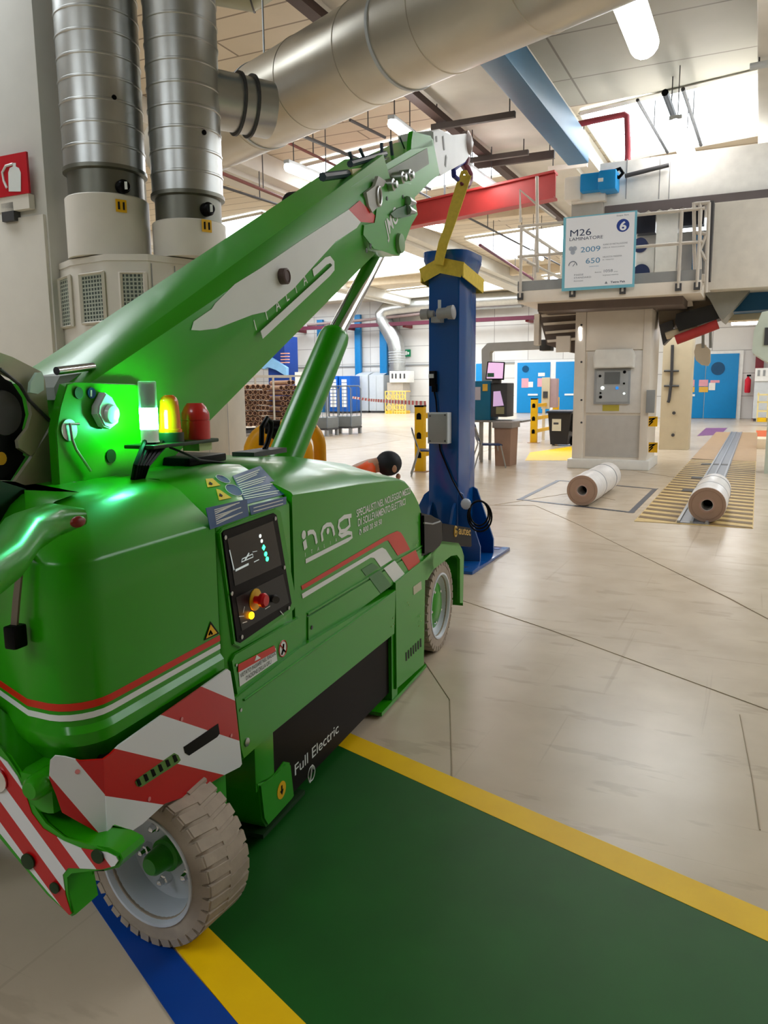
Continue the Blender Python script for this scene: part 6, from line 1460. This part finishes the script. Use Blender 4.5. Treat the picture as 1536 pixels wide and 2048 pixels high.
# thin pipes and conduits under the ceiling
for i, (P_, z, r_, m_, lab) in enumerate((([(445, 205), (860, 378)], 6.2, .035, dgrey, 'thin dark pipe crossing the ceiling left of the boom'),
      ([(540, 268), (700, 345)], 6.4, .03, mat('pipe_redbrown', (110, 60, 54), .5), 'red brown conduit just above the longest lamp'),
      ([(440, 345), (600, 410)], 6.0, .04, mat('pipe_redbrown', (110, 60, 54), .5), 'red brown conduit left of the black hose reel'),
      ([(440, 372), (590, 420)], 6.0, .03, dgrey, 'grey conduit below the red brown one by the hose reel'),
      ([(835, 383), (1120, 530)], 6.2, .03, dgrey, 'thin brown pipe running under the ceiling right of the boom head'),
      ([(700, 240), (770, 275)], 6.6, .03, dgrey, 'short conduit leading to the lamp above the boom'),
      ([(1275, 200), (1335, 305)], 6.5, .03, dgrey, 'left thin conduit across the large roof light'),
      ([(1366, 178), (1402, 290)], 6.5, .035, dgrey, 'right dark conduit across the large roof light'),
      ([(1330, 185), (1354, 250)], 6.5, .06, black, 'short thick black cable across the large roof light'),
      ([(960, 490), (1130, 600)], 6.0, .05, mat('rail_plum', (92, 34, 54), .5), 'plum pipe behind the railing right of the blue column'),
      ([(1500, 134), (1536, 127)], 6.0, .05, lgrey, 'pale pipe end at the right edge above the roof light'))):
    A_, B_ = H.Z(*P_[0], z), H.Z(*P_[1], z); c = (A_+B_)/2
    mb = MB().tube([A_, B_], r_, n=8)
    t = thing('ceiling_pipe', lab, 'pipe', H, tuple(c)); part(mb, 'pipe_run', m_, t)
    L_ = (B_-A_).length
    for k in range(max(1, int(L_/3))): f = (k+.5)/max(1, int(L_/3)); p = A_.lerp(B_, f); part(MB().cyl(p, (p.x, p.y, 7.08), .012, n=6), 'hanger_rod', dgrey, t)

# ---------------------------------------------------------------- lamps
lampdefs = [((1236, -60), (1290, 92), 5.6, .17, 'big bright strip lamp at the top right, nearest of all'),
            ((573, 333), (665, 370), 5.6, .085, 'long strip lamp left of the boom, above the hose reel'),
            ((782, 245), (826, 278), 5.9, .085, 'bright strip lamp just above the boom rack'),
            ((935, 340), (990, 380), 5.7, .085, 'strip lamp right of the lifting hook'),
            ((845, 446), (898, 463), 5.6, .085, 'strip lamp left of the sling above the column'),
            ((706, 216), (726, 209), 6.6, .04, 'tiny lamp peeping out under the big overhead duct'),
            ((1350, 250), (1376, 312), 6.0, .15, 'strip lamp in front of the large roof light'),
            ((1062, 505), (1085, 518), 5.6, .06, 'small far strip lamp behind the platform railing')]
for (p_, q_, z, r_, lab) in lampdefs:
    A_, B_ = H.Z(*p_, z), H.Z(*q_, z); c = (A_+B_)/2; d = (B_-A_).normalized()
    t = thing('strip_lamp', lab, 'lamp', H, tuple(c)); L_ = (B_-A_).length
    part(MB().tube([A_, A_+d*.05, B_-d*.05, B_], [r_*.7, r_, r_, r_*.7], n=14), 'diffuser', lampM, t)
    u_ = Vector((d.y, -d.x, 0))*r_*.7
    part(MB().prism([A_+u_+Vector((0, 0, r_*.6)), B_+u_+Vector((0, 0, r_*.6)), B_-u_+Vector((0, 0, r_*.6)), A_-u_+Vector((0, 0, r_*.6))], (0, 0, .07)), 'lamp_housing', lgrey, t)
    for f in (.15, .85): p = A_.lerp(B_, f); part(MB().cyl(p+Vector((0, 0, r_)), (p.x, p.y, 7.08), .01, n=6), 'hanger_rod', dgrey, t)
# far lamp under the machine, right
A_, B_ = HY(1463, 644, 24), HY(1522, 642, 24)
t = thing('strip_lamp', 'long low strip lamp glowing behind the blue chute at the right', 'lamp', H, tuple((A_+B_)/2))
part(MB().tube([A_, B_], .09, n=12), 'diffuser', lampM, t); part(MB().box((A_.x, 23.95, A_.z+.06), (B_.x, 24.05, A_.z+.14)), 'lamp_housing', lgrey, t)
for f in (.2, .8): p = A_.lerp(B_, f); part(MB().cyl(p, (p.x, p.y, 7.08), .012, n=6), 'hanger_rod', dgrey, t)

# right edge things
eg = thing('pale_green_cabinet', 'pale green sloped machine cabinet cut by the right edge', 'machine', H, (HY(1530, 700, 15.5).x+.6, 15.5, 0))
hpoly([(1508, 660), (1524, 624), (1640, 600), (1640, 790), (1506, 706), (1504, 700)], 15.0, .9, mat('cabinet_mint', (206, 216, 200), .45), 'mint_cabinet', eg)
hbox(1529, 655, 1545, 690, 14.98, .03, dgrey, 'mint_window', eg)
part(MB().box((HY(1545, 700, 15.3).x, 15.3, 0), (HY(1640, 700, 15.3).x, 15.9, 1.9)), 'mint_base', mat('cabinet_mint', (206, 216, 200), .45), eg)
t, xa, xb, zt__ = cab(1504, 1580, 736, 840, 37.5, 1.0, panelg, 'wall_cabinet', 'grey wall cabinet with white top right of the blue double doors', 'cabinet')
part(MB().box((xa, 37.44, zt__-.55), (xb, 37.5, zt__)), 'white_top_panel', white, t)
for x in (1515, 1526): hbox(x, 740, x+5, 752, 37.42, .03, grey, 'cabinet_vent', t)
yr = thing('yellow_shelf_rack', 'cream and yellow shelf rack by the grey wall cabinet at the right edge', 'rack', H, (HY(1530, 840, 33).x, 33, 0))
for y in (788, 803, 821, 836): hbox(1514, y, 1560, y+(3 if y < 830 else 8), 33, .6, mat('shelf_cream', (232, 214, 150), .5) if y < 830 else yellow, 'shelf', yr)
for x in (1514, 1534): hbox(x, 785, x+3, 843, 33, .08, mat('shelf_cream', (232, 214, 150), .5), 'rack_post', yr)
pb = thing('beige_crate', 'plain beige crate on the floor at the right edge beside the track', 'crate', H, (HY(1530, 920, 21.5).x, 21.5, 0))
gq = HY(1512, 918, 21.3); part(MB().box((gq.x, 21.3, 0), (gq.x+1.2, 22.3, HY(1520, 878, 21.3).z), bev=.01), 'crate_body', mat('crate_beige', (226, 204, 172), .6), pb)
fx = HY(1495, 775, 39.7)
fe_ = thing('fire_extinguisher', 'red fire extinguisher on the wall right of the blue double doors', 'extinguisher', H, (fx.x, 39.9, 1.0))
part(MB().lathe((fx.x, 39.9, 1.2), (0, 0, 1), [(0, .1), (.05, .13), (.6, .13), (.7, .05), (.76, .04)], n=18), 'cylinder_body', mat('ext_red', (220, 40, 60), .4), fe_)
part(MB().box((fx.x-.06, 39.85, 1.94), (fx.x+.12, 39.92, 2.02)), 'valve_handle', black, fe_)
# left edge: stacked cardboard behind the pillar
cs = onz(20, 860)
for i, (y0, y1, m_, lab) in enumerate(((690, 800, mat('ochre_board', (176, 140, 70), .8), 'lower ochre cardboard bale left of the white pillar'), (600, 690, mat('ochre_board2', (160, 138, 90), .8), 'upper tan cardboard bale left of the white pillar, above the other bale'))):
    Yb = 11.0; p = WF.Y(-60, y1, Yb); q = WF.Y(52, y0, Yb)
    single(MB().box((p.x, Yb, 0 if i == 0 else p.z), (q.x, Yb+1, q.z), bev=.03), 'cardboard_bale', m_, WF, (p.x+.5, Yb, 0 if i == 0 else p.z), lab, 'cardboard bale')
